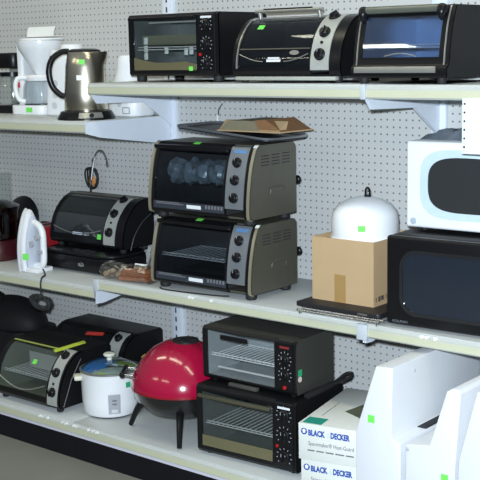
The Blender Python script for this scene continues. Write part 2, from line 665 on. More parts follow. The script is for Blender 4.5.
def oven(name, label, loc, yaw, w, d, cv, body=BLACKM, side=None, zback=None, group=None,
         door=(0.6, 10, 0.1, 0.9), glass_m=SMOKE, frame_m=BLACK, panel=None, panel_m=SATIN, knobs=(), knob_m=BLACK, knob_r=0.6, ticks=None,
         handle=None, liner=None, foot=0.9, foot_r=0.55, feet=True, edge_m=None, lamp=None, rack=False, element=False):
    t = thing(name, label, 'toaster oven', loc, yaw, group)
    side = side or body
    z0 = cv.p[0][1]
    zb = cv.p[-1][1] if zback is None else zback
    T = 0.3
    poly = rounded_poly(cv, d, zb, z0)
    # outer shell
    b = MB()
    b.prism(poly, 0, T, 'x')
    b.prism(poly, w - T, w, 'x', m=1)
    back = [cv.p[-1]] + poly[len(cv.p):]
    b.strip(back, T, w - T, 0.2, -0.2)
    b.box(T, w - T, cv.p[0][0] + 0.1, d - 0.05, z0, z0 + 0.25)
    b.build('body', [body, side], t, ang=0.5)
    # cavity liner
    x0, x1, s0, s1 = door
    ins = 0.25
    ymax = d - 0.8
    a, c = cv.at(s0)[0], cv.at(s1)[0]
    lb = MB()
    lm = liner or LINERD
    zt = max(c[1], zb - 0.7) - 0.05
    zl = z0 + 0.5
    lb.box(x0 - 0.15, x1 + 0.15, ymax, ymax + 0.12, zl, zt)
    inner = [(p[0] + 0.35, p[1]) for p in cv.sub(min(0.06, s0), min(1, max(s1, .94))) if zl < p[1] < zt]
    ipoly = [(inner[0][0], zl)] + inner + [(inner[-1][0], zt), (ymax, zt), (ymax, zl)]
    lb.prism(ipoly, x0 - 0.2, x0 - 0.08, 'x')
    lb.prism(ipoly, x1 + 0.08, x1 + 0.2, 'x')
    lb.box(x0 - 0.15, x1 + 0.15, inner[0][0], ymax, zl - .1, zl)
    lb.box(x0 - 0.15, x1 + 0.15, inner[-1][0], ymax, zt, zt + 0.1)
    lb.build('cavity', lm, t)
    zr = zl + (zt - zl) * 0.42
    ystart = max(p[0] for p in inner if p[1] < zr + 0.5) + 0.5
    if rack:
        rb = MB()
        for yy in (ystart, ymax - 0.3):
            rb.tube([(x0, yy, zr), (x1, yy, zr)], 0.08, 6)
        nr = 15
        for k in range(nr):
            xx = x0 + 0.3 + (x1 - x0 - 0.6) * k / (nr - 1)
            rb.tube([(xx, ystart, zr), (xx, ymax - 0.3, zr)], 0.07, 6)
        rb.tube([(x0 + .2, ystart - .1, zr + .35), (x1 - .2, ystart - .1, zr + .35)], 0.07, 6)
        rb.build('rack', mat('bright_rack_wire', (.78, .79, .80), .3, .3), t)
    if element:
        MB().cyl((x0, ystart + 1.5, zl + 0.5), (x1, ystart + 1.5, zl + 0.5), 0.16, m=0).build('heating_element', mat('heater_quartz', (.5, .5, .48), .3), t)
        MB().cyl((x0, ystart + 2.5, zt - 0.5), (x1, ystart + 2.5, zt - 0.5), 0.16, m=0).build('heating_element', MATS['heater_quartz'], t)
    # face frame around the door
    xr = w if panel is None else panel[0]
    fb = MB()
    if s0 > 0.01:
        fb.strip(cv.sub(0, s0), 0, xr, 0.22, -0.2)
    if s1 < 0.99:
        fb.strip(cv.sub(s1, 1), 0, xr, 0.22, -0.2)
    fb.strip(cv.sub(s0, s1), 0, x0, 0.22, -0.2)
    fb.strip(cv.sub(s0, s1), x1, xr, 0.22, -0.2)
    if panel and panel[1] < w:
        fb.strip(cv.sub(0, 1), panel[1], w, 0.22, -0.2)
    fb.build('face_frame', frame_m, t, ang=0.5)
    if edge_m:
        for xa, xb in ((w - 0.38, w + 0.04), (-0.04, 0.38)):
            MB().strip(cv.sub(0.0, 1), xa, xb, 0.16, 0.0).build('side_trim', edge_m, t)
    dg = MB().strip(cv.sub(s0, s1), x0, x1, 0.1, -0.06).build('door_glass', glass_m, t)
    if panel:
        pm = MB().strip(cv.sub(panel[2], panel[3]), panel[0], panel[1], 0.2, -0.08)
        p = pm.build('control_panel', panel_m, t)
        xm = (panel[0] + panel[1]) / 2
        for s_ in knobs:
            knob(p, cv, xm, s_, knob_r, knob_m, 0.12, ticks)
        if lamp:
            q, n, tt = on_curve(cv, xm + lamp[1], lamp[0], 0.1)
            MB().cyl(q, q + n * 0.16, lamp[2] if len(lamp) > 2 else 0.2, n=14).build('indicator_light', lamp[3] if len(lamp) > 3 else REDLAMP, p)
    if handle:
        hs, hr, hm, hx0, hx1, stand = handle
        q0, n, tt = on_curve(cv, hx0, hs, 0.0)
        q1 = q0 + Vector((hx1 - hx0, 0, 0))
        hb = MB()
        hb.tube(spline([q0, q0 + n * stand * 0.8 + Vector((0.15, 0, 0)), q0 + n * stand + Vector((0.7, 0, 0)),
                        q1 + n * stand - Vector((0.7, 0, 0)), q1 + n * stand * 0.8 - Vector((0.15, 0, 0)), q1], 5), hr, 10)
        hb.build('door_handle', hm, t)
    if feet:
        for fx in (1.2, w - 1.2):
            for fy in (cv.p[0][0] + 1.0, d - 1.2):
                MB().lathe([(0, 0), (foot_r * .8, 0), (foot_r, 0.2), (foot_r, foot), (0, foot)], (fx, fy, z0 - foot), 14).build('foot', RUBBER, t)
    return t


def marks(parent, name, m, q, rows):
    """small printed bars; q takes (x right, y up, z out) to the parent's space; rows = (x0,x1,y0,y1)"""
    b = MB()
    for x0, x1, y0, y1 in rows:
        b.box(x0, x1, y0, y1, 0, 0.015)
    b.xform(q)
    return b.build(name, m, parent, smooth=False)


# ---- top shelf, left: boxy oven
cv = Curve([(0, 0.9), (0, 9.5)], smooth=False)
cv = Curve([(0.25, 0.9), (0, 1.2), (0, 9.2), (0.3, 9.55)], smooth=False)
t = oven('toaster_oven', 'boxy black toaster oven, leftmost on the top shelf, mirror-like flat door', (3.7, -13, Z1), 0, 17.3, 10.6, cv,
         door=(1.0, 13.2, 0.09, 0.93), glass_m=SMOKE, panel=(13.7, 16.6, 0.02, 0.98), panel_m=BLACK, knobs=(0.20, 0.50, 0.80), knob_r=0.72, ticks=9,
         rack=True, element=True, liner=LINER, lamp=(0.34, -1.1, 0.22), foot_r=.75)
q = basis((16.0, -0.1, 9.0), (1, 0, 0), (0, 0, 1))
marks(t, 'brand_plate', PRINTW, basis((14.2, -.16, 8.75), (1, 0, 0), (0, 0, 1)), [(0, 2.0, 0, .28)])
b = MB().prism([(1.05, 1.7), (13.15, 1.7), (13.15, 2.5), (11, 2.9), (8, 2.75), (5.5, 2.75), (3, 3.1), (1.05, 3.5)], -.1, -.06, 'y')  # olive door band; its wavy top edge draws a reflection into the shape
b.build('door_base', mat('olive_door_band', (.20, .18, .10), .3, .4), t, smooth=False)
MB().box(1.6, 12.8, 1.2, 1.3, 5.3, 6.6).box(1.6, 12.8, 1.2, 8.4, 5.25, 5.33).build('baking_tray', mat('olive_grey_tray', (.24, .24, .18), .4, .3), t, smooth=False)
for hx, hz in ((2.0, 3.7), (2.0, 4.75), (2.0, 5.9), (6.1, 4.5), (9.9, 4.3), (10.9, 4.4)):  # heater supports, with their white reflections put into the pale colour
    MB().box(hx, hx + .7, 1.0, 1.2, hz - .55, hz + .45, .1).build('bracket_glint', mat('glint_white', (.85, .87, .88), .4), t)
sticker(t, (12.2, -0.12, 1.9), (1, 0, 0), (0, 0, 1), 0.75, 0.6)
bar = MB().box(0.6, 13.2, -0.75, -0.35, 8.75, 9.15, 0.1)
bar.box(1.0, 1.4, -0.4, 0, 8.8, 9.1).box(12.4, 12.8, -0.4, 0, 8.8, 9.1)
bar.build('door_handle', BLACK, t)

# ---- top shelf, middle: roll-top oven with silver panel
ROLL = [(0.3, 0.9), (0.0, 1.7), (0.15, 3.3), (0.75, 5.2), (1.9, 6.9), (3.4, 8.1), (5.0, 8.55)]


def roll_oven(label, loc, yaw, w, d, curve=ROLL, group=None, **k):
    c = Curve(curve)
    return oven('toaster_oven', label, loc, yaw, w, d, c, group=group, **k), c


t, cv = roll_oven('roll-top black toaster oven with silver face frame, middle of the top shelf', (24.7, -14.6, Z1), 0, 17.4, 11.0,
                  door=(1.1, 12.6, 0.12, 0.86), glass_m=DARKG, frame_m=BLACK, panel=(12.9, 15.7, 0.08, 0.97), panel_m=SATIN,
                  knobs=(0.27, 0.56, 0.84), knob_r=0.78, handle=None, lamp=(0.42, 0, 0.2, BLACK))
MB().strip(cv.sub(0.875, 0.915), 0.9, 12.9, 0.1, 0.02).strip(cv.sub(0.10, 0.9), 0.68, 0.88, 0.1, 0.02).build('silver_trim', SILVER, t)
q0, n, tt = on_curve(cv, 1.5, 0.93)
hb = MB()
for hx in (1.8, 11.6):
    q0, n, tt = on_curve(cv, hx, 0.90)
    hb.cyl(q0, q0 + n * 1.0, 0.32, 0.26, 12)
q0, n, tt = on_curve(cv, 1.2, 0.90, 1.0)
hb.tube([q0, q0 + Vector((11.0, 0, 0))], 0.25, 12)
hb.build('door_handle', SILVER, t)
g0, n, tt = on_curve(cv, 2.6, 0.90, 1.32)
MB().box(2.6, 10.6, g0.y - .12, g0.y + .12, g0.z - .1, g0.z + .06, .04).build('handle_grip', BLACK, t)
for xa, xb, fl in ((1.2, 5.2, 1), (8.6, 12.4, -1)):
    pts = []
    for k in range(9):
        f = k / 8
        s_ = 0.285 - 0.095 * (math.sin(f * math.pi / 2) if fl > 0 else math.sin((1 - f) * math.pi / 2))
        pts.append(on_curve(cv, xa + (xb - xa) * f, s_, 0.08)[0])
    MB().tube(pts, 0.06, 6).build('door_trim', SILVER, t)
p_, n_, t_ = on_curve(cv, 5.8, 0.185, 0.06)
marks(t, 'brand_plate', PRINTW, basis(p_, (1, 0, 0), t_), [(0, 2.3, 0, .32), (.2, 2.1, .38, .6)])
p_, n_, t_ = on_curve(cv, 10.2, 0.30, 0.06)
MB().lathe([(0, 0), (.75, 0), (.75, .05), (0, .05)], n=24, sy=.4, xf=basis(p_, (1, 0, 0), t_)).build('badge', SILVER, t)
MB().strip(cv.sub(0.345, 0.36), 1.1, 12.6, 0.05, 0.05).build('door_seam', PEWTER, t)
p_, n_, t_ = on_curve(cv, 3.4, 0.68, 0.06)
sticker(t, p_, (1, 0, 0.0), t_, 1.0, 0.75)
MB().box(0.6, 16.8, -0.2, 0.7, 0.35, 0.85, 0.1).build('crumb_tray', SATIN, t)

# ---- top shelf, right: oven with sloping blue-lit door
cvp = [(0.0, 0.75), (-0.15, 1.0), (-0.1, 1.9), (0.35, 2.3), (0.6, 4.0), (1.2, 6.8), (2.1, 9.0)]
cv = Curve(cvp, 6)
t = oven('toaster_oven', 'black toaster oven with bluish sloping door and silver base strip, rightmost on the top shelf', (44.9, -16.2, Z1), 0, 13.0, 14.0, cv,
         zback=9.0, body=BLACKT, door=(1.2, 11.7, 0.30, 0.86), glass_m=glass('blue_oven_glass', (0.70, 0.77, 0.86), 0.12), panel=None,
         rack=True, liner=mat('bluish_liner', (0.26, 0.32, 0.40), 0.35, 0.5), foot=0.75)
MB().strip(cv.sub(0.07, 0.145), 0.5, 11.6, 0.1, 0.03).build('base_strip', SILVER, t)
for xa, xb in ((12.35, 12.52), (0.45, 0.58)):
    MB().strip(cv.sub(0.19, 0.98), xa, xb, 0.12, 0.0).build('side_trim', SILVER, t)
a0, n, tt = on_curve(cv, 1.2, 0.93, 0.55)
MB().tube([a0 + Vector((0.2, 0, 0)), a0 + Vector((10.2, 0, 0))], 0.45, 14).build('door_handle', mat('grey_green_handle', (0.16, 0.17, 0.14), .3, .5), t)
for xx in (0.9, 11.6):
    cc, n, tt = on_curve(cv, xx, 0.93, 0.5)
    ce, n2, t2 = on_curve(cv, xx, 0.80, 0.05)
    MB().tube(spline([ce, ce + n2 * .5 + t2 * .5, cc - tt * .2, cc + tt * .45], 5), [.3, .34, .38, .42, .46, .5, .54, .58, .62, .64, .66, .66, .66, .62, .5, .3], 12).build('handle_end_cap', BLACK, t)
pts = [on_curve(cv, 4.4 + 4.2 * k / 10, 0.315 + 0.035 * math.sin(math.pi * k / 10), 0.1)[0] for k in range(11)]
MB().tube(pts, 0.07, 6).build('door_trim', SILVER, t)


# ---- middle shelf: two stacked bronze ovens
def vents(t, w, y0, z0):
    v = MB()
    for col in range(3):
        for r in range(4):
            y = y0 + col * 2.3
            z = z0 - r * 0.42 + col * 0.02
            v.box(w - 0.02, w + 0.03, y, y + 1.7, z, z + 0.13, xf=None)
    v.build('vent_slots', SLOT, t, smooth=False)


def bronze_oven(label, loc, wrapped, ft=0.85):
    k = ft - 0.85
    cvb = Curve([(0.55, 0.85), (0.05, 1.2), (0.0, 2.3 + k), (0.3, 5.0 + k), (0.9, 7.6 + k), (1.7, 9.5 + k), (2.4, 10.1 + k)])
    t = oven('toaster_oven', label, loc, 0.5, 18.2, 10.4, cvb, body=PEWTER, group=None, door=(1.1, 13.6, 0.20, 0.86), glass_m=DARKG, frame_m=BLACK,
             panel=(14.1, 17.2, 0.16, 0.95), panel_m=mat('grey_blue_panel', (0.22, 0.235, 0.25), 0.35, 0.4), knobs=(0.30, 0.52, 0.74), knob_r=0.7,
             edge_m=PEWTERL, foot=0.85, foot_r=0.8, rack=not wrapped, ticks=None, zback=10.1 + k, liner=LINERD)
    vents(t, 18.2, 2.7, 8.6 + k)
    # recessed grip on the side
    MB().tube(spline([(18.22, 4.6, 4.0), (18.25, 4.7, 4.6), (18.25, 5.4, 4.85), (18.25, 7.2, 4.85), (18.25, 7.8, 4.6), (18.22, 7.9, 3.9)], 5), 0.09, 6).build('side_grip', PEWTER, t)
    # handle: broad black lip at the top of the door
    a, n, tt = on_curve(cvb, 0, 0.86, 0.05)
    hb = MB()
    path = [(a.y + n.y * 0.1, a.z + n.z * 0.1), (a.y - 0.75, a.z + 0.25), (a.y - 0.85, a.z + 0.75), (a.y - 0.3, a.z + 0.85), (a.y + 0.35, a.z + 0.5)]
    hb.prism(path, 0.7, 13.9, 'x', bev=0.08)
    hb.build('door_handle', BLACK, t)
    # lower grey lettering strip
    MB().strip(cvb.sub(0.09, 0.185), 0.9, 13.9, 0.05, 0.03).build('lower_strip', mat('dark_blue_grey_strip', (0.035, 0.04, 0.05), .3), t)
    p_, n_, t_ = on_curve(cvb, 7.2, 0.115, 0.09)
    marks(t, 'brand_plate', PRINTW, basis(p_, (1, 0, 0), t_), [(0, 2.6, 0, .5)])
    p_, n_, t_ = on_curve(cvb, 1.4, 0.15, 0.09)
    marks(t, 'fine_print', PRINTG, basis(p_, (1, 0, 0), t_), [(0, 5.2, 0, .12), (0, 4.4, .2, .3)])
    p_, n_, t_ = on_curve(cvb, 10.6, 0.13, 0.09)
    marks(t, 'lettering', PRINTG, basis(p_, (1, 0, 0), t_), [(k * .55, k * .55 + .32, 0, .5) for k in range(6)])
    p_, n_, t_ = on_curve(cvb, 14.7, 0.86, 0.14)
    marks(t, 'panel_label', mat('blue_label', (0.10, 0.22, 0.42), .5), basis(p_, (1, 0, 0), t_), [(0, 2.1, 0, .5)])
    p_, n_, t_ = on_curve(cvb, 18.0, 0.955, 0.17)
    sticker(t, p_, (1, 0, 0), t_, 0.6, 0.5, WPAPER, 'small white tag')
    (yy, zz), nn, tt = cvb.at(0.965)
    sticker(t, (7.6, yy, zz + 0.16), (1, 0, 0), (0, 1, .35), 1.1, 0.7)
    for zz in (5.2,):
        b = MB().cyl((17.5, 10.4, zz), (17.5, 11.5, zz), 0.22, n=12)
        b.ball((17.5, 11.7, zz), (0.6, 0.4, 0.6), n=16)
        b.build('rear_spacer', BLACK, t)
    if wrapped:
        rnd = random.Random(3)
        prof = []
        for k in range(25):
            prof.append((1.55 + 0.3 * rnd.random() + 0.16 * math.sin(k * 1.1), k * 11.4 / 24))
        prof = [(0, 0)] + prof + [(0, 11.4)]
        b = MB().lathe(prof, n=18, xf=basis((1.5, 4.0, 6.4), (0, 1, 0), (0, 0, 1)), sy=0.95)
        for v in b.bm.verts:
            v.co += Vector((0, rnd.uniform(-.3, .3), rnd.uniform(-.3, .3)))
        o = b.build('plastic_bundle', mat('crumpled_grey_plastic', (0.22, 0.27, 0.31), 0.25, var=0.5, scale=60), t)
        o['label'] = 'grey plastic-wrapped bundle inside the oven'
    else:
        pb = MB().strip([(2.5, 2.6), (2.7, 2.3), (9.5, 2.3), (9.8, 2.7)], 2.0, 12.6, .08)
        pb.build('baking_tray', mat('dark_tray', (.05, .055, .06), .3, .5), t)
    return t


bronze_oven('bronze toaster oven with crumpled plastic inside, upper of the stacked pair', (11.2, -17.5, Z2 + 10.12), True, 1.4)
bronze_oven('bronze toaster oven with empty dark cavity, lower of the stacked pair', (11.3, -17.6, Z2), False)
o = MB().tube(spline([(1.6, -.05, .12), (3.0, -.6, .1), (7, -.35, .1), (12, .5, .1), (13.5, 1.2, .1)], 8), 0.11, 8).build('power_cord', RUBBER)
place(o, (11.3, -17.6, Z2)); tag(o, 'black cord lying under the lower bronze oven front edge', 'cord')

# ---- middle left: roll-top oven on a low black appliance
t, cv = roll_oven('roll-top black toaster oven with silver dial strip beside the white iron', (-20.2, -9.4, ZL2 + 3.24), 0, 17.2, 7.2,
                  curve=[(0.3, 0.8), (0.0, 1.3), (0.1, 2.7), (0.7, 4.7), (1.9, 6.5), (3.6, 7.9), (5.2, 8.4)],
                  door=(0.9, 12.6, 0.16, 0.90), glass_m=MIRG, panel=(12.9, 15.4, 0.06, 0.97), panel_m=SATIN, knobs=(0.26, 0.56, 0.84), knob_r=0.75,
                  lamp=(0.41, 0, 0.18, BLACK), foot=0.8, liner=LINER)
MB().strip(cv.sub(0.93, 1.0), 0.2, 16.4, 0.14, 0.03).build('top_trim', mat('olive_grey_trim', (.16, .16, .13), .4, .5), t)
q0, n, tt = on_curve(cv, 1.0, 0.22, 0.1)
pts = [on_curve(cv, 0.9 + 11.3 * k / 16, 0.27 - 0.09 * math.sin(math.pi * k / 16), 0.1)[0] for k in range(17)]
MB().tube(pts, 0.09, 8).build('door_trim', SILVER, t)
p_, n_, t_ = on_curve(cv, 5.6, 0.165, 0.06)
marks(t, 'brand_plate', PRINTLB, basis(p_, (1, 0, 0), t_), [(0, 2.3, 0, .4)])
p_, n_, t_ = on_curve(cv, 11.9, 0.17, 0.08)
sticker(t, p_, (1, 0, 0), t_, 0.9, 0.8)
MB().tube(spline([(17.35, 1.6, .5), (17.4, 2.4, 2.6), (17.4, 4.2, 4.6), (17.35, 6.6, 6.0)], 6), 0.08, 6).build('side_rib', mat('dark_rib', (.04, .04, .04), .5), t)

t = thing('electric_skillet', 'low rounded black appliance under the roll-top oven beside the iron', 'skillet', (-20.6, -12.2, ZL2))
w_, d_ = 17.6, 9.8


def rrect(x0, x1, y0, y1, r, n=6, bulge=0.0):
    pts = []
    for cx_, cy_, a0 in ((x1 - r, y1 - r, 0), (x0 + r, y1 - r, 90), (x0 + r, y0 + r, 180), (x1 - r, y0 + r, 270)):
        for k in range(n + 1):
            a = math.radians(a0 + 90 * k / n)
            pts.append((cx_ + r * math.cos(a), cy_ + r * math.sin(a)))
    if bulge:
        xm = (x0 + x1) / 2
        pts = [(x, y - (bulge * max(0, 1 - ((x - xm) / ((x1 - x0) / 2)) ** 2) if y < (y0 + y1) / 2 else 0)) for x, y in pts]
    return pts


MB().prism(rrect(0, w_, 0, d_, 3.2, 8), 0.3, 2.7, 'z', bev=0.25).build('body', BLACK, t)
MB().prism(rrect(0.25, w_ - .25, 0.25, d_ - .2, 3.0, 8), 2.72, 3.2, 'z', bev=0.2).build('lid', BLACKM, t)
fb = MB()
for fx in (3, w_ - 3):
    for fy in (2.5, d_ - 2.5):
        fb.cyl((fx, fy, 0), (fx, fy, 0.35), 0.4, n=12)
fb.build('feet', RUBBER, t)
MB().lathe([(0, 0), (.7, 0), (.6, .08), (0, .1)], n=20, sy=.55, xf=basis((10.8, -.02, 1.5), (1, 0, 0), (0, 0, 1))).build('badge', CHROME, t)

# crumpled plastic film over the skillet lid


def film(name, label, cat, loc, yaw, w, d, h, m, seed, nx=18, ny=12, group=None, drop=0.0):
    rnd = random.Random(seed)
    b = bmesh.new()
    g = [[None] * (ny + 1) for _ in range(nx + 1)]
    for i in range(nx + 1):
        for j in range(ny + 1):
            ex = 1 - abs(2 * i / nx - 1) ** 4
            ey = 1 - abs(2 * j / ny - 1) ** 4
            z = h * (0.25 + 0.75 * rnd.random()) * min(ex, ey) * 0.9 + 0.02
            g[i][j] = b.verts.new((w * i / nx + rnd.uniform(-.2, .2), d * j / ny + rnd.uniform(-.2, .2), z))
    for i in range(nx):
        for j in range(ny):
            b.faces.new((g[i][j], g[i + 1][j], g[i + 1][j + 1], g[i][j + 1]))
    geo = bmesh.ops.solidify(b, geom=list(b.faces), thickness=-0.03)
    bmesh.ops.recalc_face_normals(b, faces=b.faces)
    mb = MB()
    mb._merge(b, 0)
    o = mb.build(name, m, ang=0.9)
    place(o, loc, yaw)
    return tag(o, label, cat, group)


FILM = glass('crinkled_film', (0.70, 0.72, 0.75), 0.28, 0.22)
film('plastic_film', 'crinkled clear plastic film on the low black appliance below the roll-top oven', 'plastic film', (-19.6, -12.3, ZL2 + 3.22), 0, 15.4, 2.6, 0.55, FILM, 5, 22, 6)

# sticks in a clear bag
t = thing('stick_bag', 'clear crumpled bag of brown sticks lying by the lower bronze oven', 'bag', (1.0, -16.9, Z2), 4)
rnd = random.Random(11)
sb = MB()
for k in range(7):
    yy = -0.9 + 0.3 * k
    zz = 0.45 + 0.5 * (k % 3)
    sb.cyl((3.6, yy, zz), (8.8, yy + 0.2, zz + .2), 0.3, n=8)
sb.build('brown_sticks', mat('brown_wood_sticks', (0.34, 0.14, 0.07), 0.5, var=0.3), t)
prof = [(0, -0.2)] + [(1.3 + 0.35 * rnd.random() + (0.2 if k % 3 else 0), k * 0.57) for k in range(17)] + [(0, 9.4)]
b = MB().lathe(prof, n=16, xf=basis((0, 0, 1.3), (0, 1, 0), (0, 0, 1)), sy=.72)
for v in b.bm.verts:
    v.co += Vector((0, rnd.uniform(-.2, .2), rnd.uniform(-.1, .1)))
    v.co.z = max(v.co.z, 0.03)
b.build('bag_film', glass('tan_crinkled_film', (0.80, 0.74, 0.66), 0.12, 0.25), t)
tw = MB()
for k in range(5):
    tw.ball((0.3 + k * 0.7, -0.3 + .3 * (k % 2), 0.7 + .25 * (k % 3)), (.55, .5, .4), n=10, jitter=.25, seed=k)
tw.build('crumpled_end', mat('tan_film_folds', (0.36, 0.32, 0.26), .3, var=.4, scale=80), t)

o = MB().box(0, 2.4, 0, .04, 0, 1.5, 0).build('paper_tag', WPAPER, smooth=False)
o.rotation_euler = (math.radians(-30), 0, math.radians(6)); o.location = Vector((1.6, -12.0, Z2 + .05)) * I
tag(o, 'small white paper tag leaning beside the brown stick bag', 'tag')
o = MB().tube(spline([(1.2, -10.4, Z2 + .2), (2.2, -9.2, Z2 + 1), (2.5, -8.2, Z2 + 4), (2.4, -7.4, Z2 + 7.6)], 8), 0.13, 8).build('power_cord', mat('grey_cord', (.10, .10, .11), .5))
tag(o, 'grey power cord rising between the roll-top oven and lower bronze oven', 'cord')

# chrome gooseneck standing behind the roll-top oven, and the coil hung on it
o = MB().tube(spline([(-18.9, -1.2, ZL2 + .1), (-18.7, -1.3, 36), (-18.1, -1.6, 39.5), (-17.3, -1.6, 43.0), (-16.2, -1.6, 44.7), (-15.0, -1.6, 44.7), (-14.2, -1.6, 43.7), (-13.95, -1.6, 42.9)], 8), 0.2, 10)
o.cyl((-13.95, -1.6, 43.1), (-13.9, -1.6, 42.2), 0.3, 0.26, n=12)
o = o.build('gooseneck_hook', CHROME)
tag(o, 'bent chrome gooseneck rod rising behind the roll-top oven', 'hook')
cb = MB()
for k in range(4):
    pts = []
    for j in range(20):
        a = 2 * math.pi * j / 20
        pts.append((-18.2 + (1.45 - .2 * k) * math.cos(a) + .1 * k, -1.5 + .12 * k + .2 * math.sin(a * 2 + k), 40.1 + (1.9 - .12 * k) * math.sin(a) + .15 * math.sin(3 * a + k)))
    cb.tube(pts, 0.16, 6, closed=True)
cb.tube(spline([(-18.0, -1.4, 41.6), (-17.7, -1.5, 42.4), (-17.6, -1.5, 43.0), (-17.8, -1.4, 43.2)], 5), .2, 6)
cb.ball((-18.1, -1.3, 39.6), (.7, .3, .8), m=1, n=12, jitter=.2)
cb = cb.build('coiled_cord', [RUBBER, mat('orange_cord', (0.55, 0.22, 0.06), .5)])
tag(cb, 'black coiled cord with orange core hung on the chrome gooseneck', 'cord')

# ---- the iron
t = thing('steam_iron', 'white steam iron standing on its heel at the middle left shelf edge', 'iron', (-19.2, -14.9, ZL2), 2)
# local: heel down, tip up (+z); sole plane faces -x ; body thickness along x; width along y
H = 10.2


def half_width(f):      # f: 0 heel .. 1 tip
    return 2.15 * (1 - max(0, (f - 0.30) / 0.70) ** 1.75) ** 0.72 * (0.9 + .1 * min(1, f / .15))


def iron_outline(sc=1.0, zoff=0.0, top=1.0, n=22):
    L = [(-sc * half_width(k / n), zoff + k / n * H * top) for k in range(n + 1)]
    Rr = [(sc * half_width(k / n), zoff + k / n * H * top) for k in range(n - 1, -1, -1)]
    return L + Rr


MB().prism(iron_outline(1.0), -0.42, 0.0, 'x', bev=0.05).build('sole_plate', mat('pale_sole', (.70, .72, .74), .3, .1), t)
MB().prism(iron_outline(0.99, .02, .995), 0.02, 1.05, 'x', bev=0.3).build('skirt', WHITEP, t)
MB().prism(iron_outline(0.80, .5, .86), 1.0, 1.7, 'x', bev=0.25).build('water_tank', mat('pale_lilac_plastic', (0.55, 0.58, 0.66), .3), t)
hb = MB().tube(spline([(1.6, 0, 8.0), (2.9, 0, 7.4), (3.5, 0, 6.2), (3.55, 0, 4.2), (3.5, 0, 2.2), (3.1, 0, 1.2), (1.6, 0, 1.0)], 6), [0.55] * 37, 12)
hb.box(0.2, 3.7, -1.75, 1.75, 0, 0.75, .2)
hb.build('handle', WHITEP, t)
MB().cyl((3.2, -0.5, 5.8), (3.2, -1.3, 5.8), 0.45, n=16).cyl((3.6, -.6, 3.4), (3.6, -1.2, 3.4), .35, n=14).build('dial', mat('grey_dial', (.42, .43, .46), .4), t)
MB().cyl((2.0, -1.0, 4.6), (2.0, -1.42, 4.6), 0.5, n=16).build('temperature_dial', MATS['grey_dial'], t)
sticker(t, (1.35, -1.9, 2.6), (1, .6, 0), (0, 0, 1), 1.0, 1.0)
cd = MB().tube(spline([(3.2, -.2, .7), (4.6, -1.0, .3), (6.2, -2.4, .2), (6.9, -3.6, .15), (7.0, -4.05, -.6), (7.0, -4.1, -1.6), (7.0, -4.1, -2.6)], 6), 0.13, 8)
rnd = random.Random(4)
for k in range(5):
    pts = []
    for j in range(18):
        a = 2 * math.pi * j / 18
        pts.append((6.7 + (1.9 - .2 * k) * math.cos(a) * .85 + .1 * k, -4.1 + (1.6 - .18 * k) * math.cos(a) * .55 - .1 * k + .2, -3.7 + (.95 - .06 * k) * math.sin(a) - .3 * math.cos(a + .4) + .25 * math.cos(2 * a + k)))
    cd.tube(pts, .16, 6, closed=True)
cd.tube(spline([(5.9, -4.1, -3.4), (5.5, -4.1, -4.1), (5.8, -4.2, -4.7)], 5), .2, 6)
cd.tube(spline([(8.5, -4.1, -3.2), (8.8, -4.1, -4.0), (8.5, -4.2, -4.8)], 5), .22, 6)
cd.build('power_cord', RUBBER, t)

# red appliance behind the iron and the food processor at the picture's edge
t = thing('toaster', 'red toaster standing behind the white iron', 'toaster', (-27.5, -10.4, ZL2))
MB().box(0, 6.6, 0, 6.0, 0.25, 6.2, 0.9, seg=4).build('body', REDP, t)
MB().box(-.05, 6.65, -.05, 6.05, 0, 0.7, 0.2).build('base', BLACK, t)
MB().box(1.2, 2.4, .9, 5.1, 6.1, 6.24).box(3.8, 5.0, .9, 5.1, 6.1, 6.24).build('bread_slot', SLOT, t)
MB().box(2.6, 3.4, -.5, .1, 3.6, 4.1, .1).build('lever', BLACK, t)
t = thing('food_processor', 'dark red food processor with clear feed tube at the left shelf end', 'food processor', (-32.6, -11.0, ZL2))
MB().lathe([(0, 0), (4.0, 0), (4.2, .4), (4.0, 2.2), (3.5, 3.4), (0, 3.4)], (0, 0, 0), 32).build('base', mat('dark_maroon_plastic', (.05, .008, .01), .3), t)
MB().lathe([(3.2, 3.4), (3.7, 3.6), (4.2, 8.6), (4.1, 8.6), (3.6, 3.7), (3.1, 3.5)], (0, 0, 0), 36).build('bowl', glass('smoky_red_bowl', (.42, .20, .20), .08), t)
MB().lathe([(0, 3.45), (1.0, 3.5), (1.1, 5.8), (2.7, 6.2), (2.6, 6.8), (.8, 7.0), (0, 7.2)], (0, 0, 0), 20).build('blade', mat('dark_red_blade', (.10, .02, .02), .3), t)
MB().lathe([(4.3, 8.5), (4.35, 9.1), (2.2, 10.0), (0, 10.2)], (0, 0, 0), 36).build('lid', glass('smoke_lid', (.20, .20, .22), .06), t)
MB().lathe([(1.35, 9.4), (1.35, 14.6), (1.5, 14.8), (1.25, 14.8), (1.2, 9.4)], (0.9, 1.4, 0), 24).build('feed_tube', CLEAR, t)
MB().tube(spline([(3.9, -1.2, 4.2), (5.3, -1.8, 4.8), (5.5, -1.9, 7.4), (4.2, -1.2, 8.2)], 6), .42, 10).build('handle', BLACK, t)
t = thing('pot_lid', 'round black lid leaning behind the food processor by the pegboard', 'lid', (-36.0, -2.4, ZL2 + .02))
MB().lathe([(0, 0), (4.6, 0), (4.8, .3), (4.2, .9), (1.2, 1.7), (0, 1.8)], n=36, xf=basis((0, 0, 4.8), (1, 0, 0), (0, .25, 1))).build('dome', BLACK, t)
MB().lathe([(0, 1.7), (.5, 1.7), (.45, 2.4), (.8, 2.8), (0, 3.0)], n=18, xf=basis((0, 0, 4.8), (1, 0, 0), (0, .25, 1))).build('knob', BLACK, t)

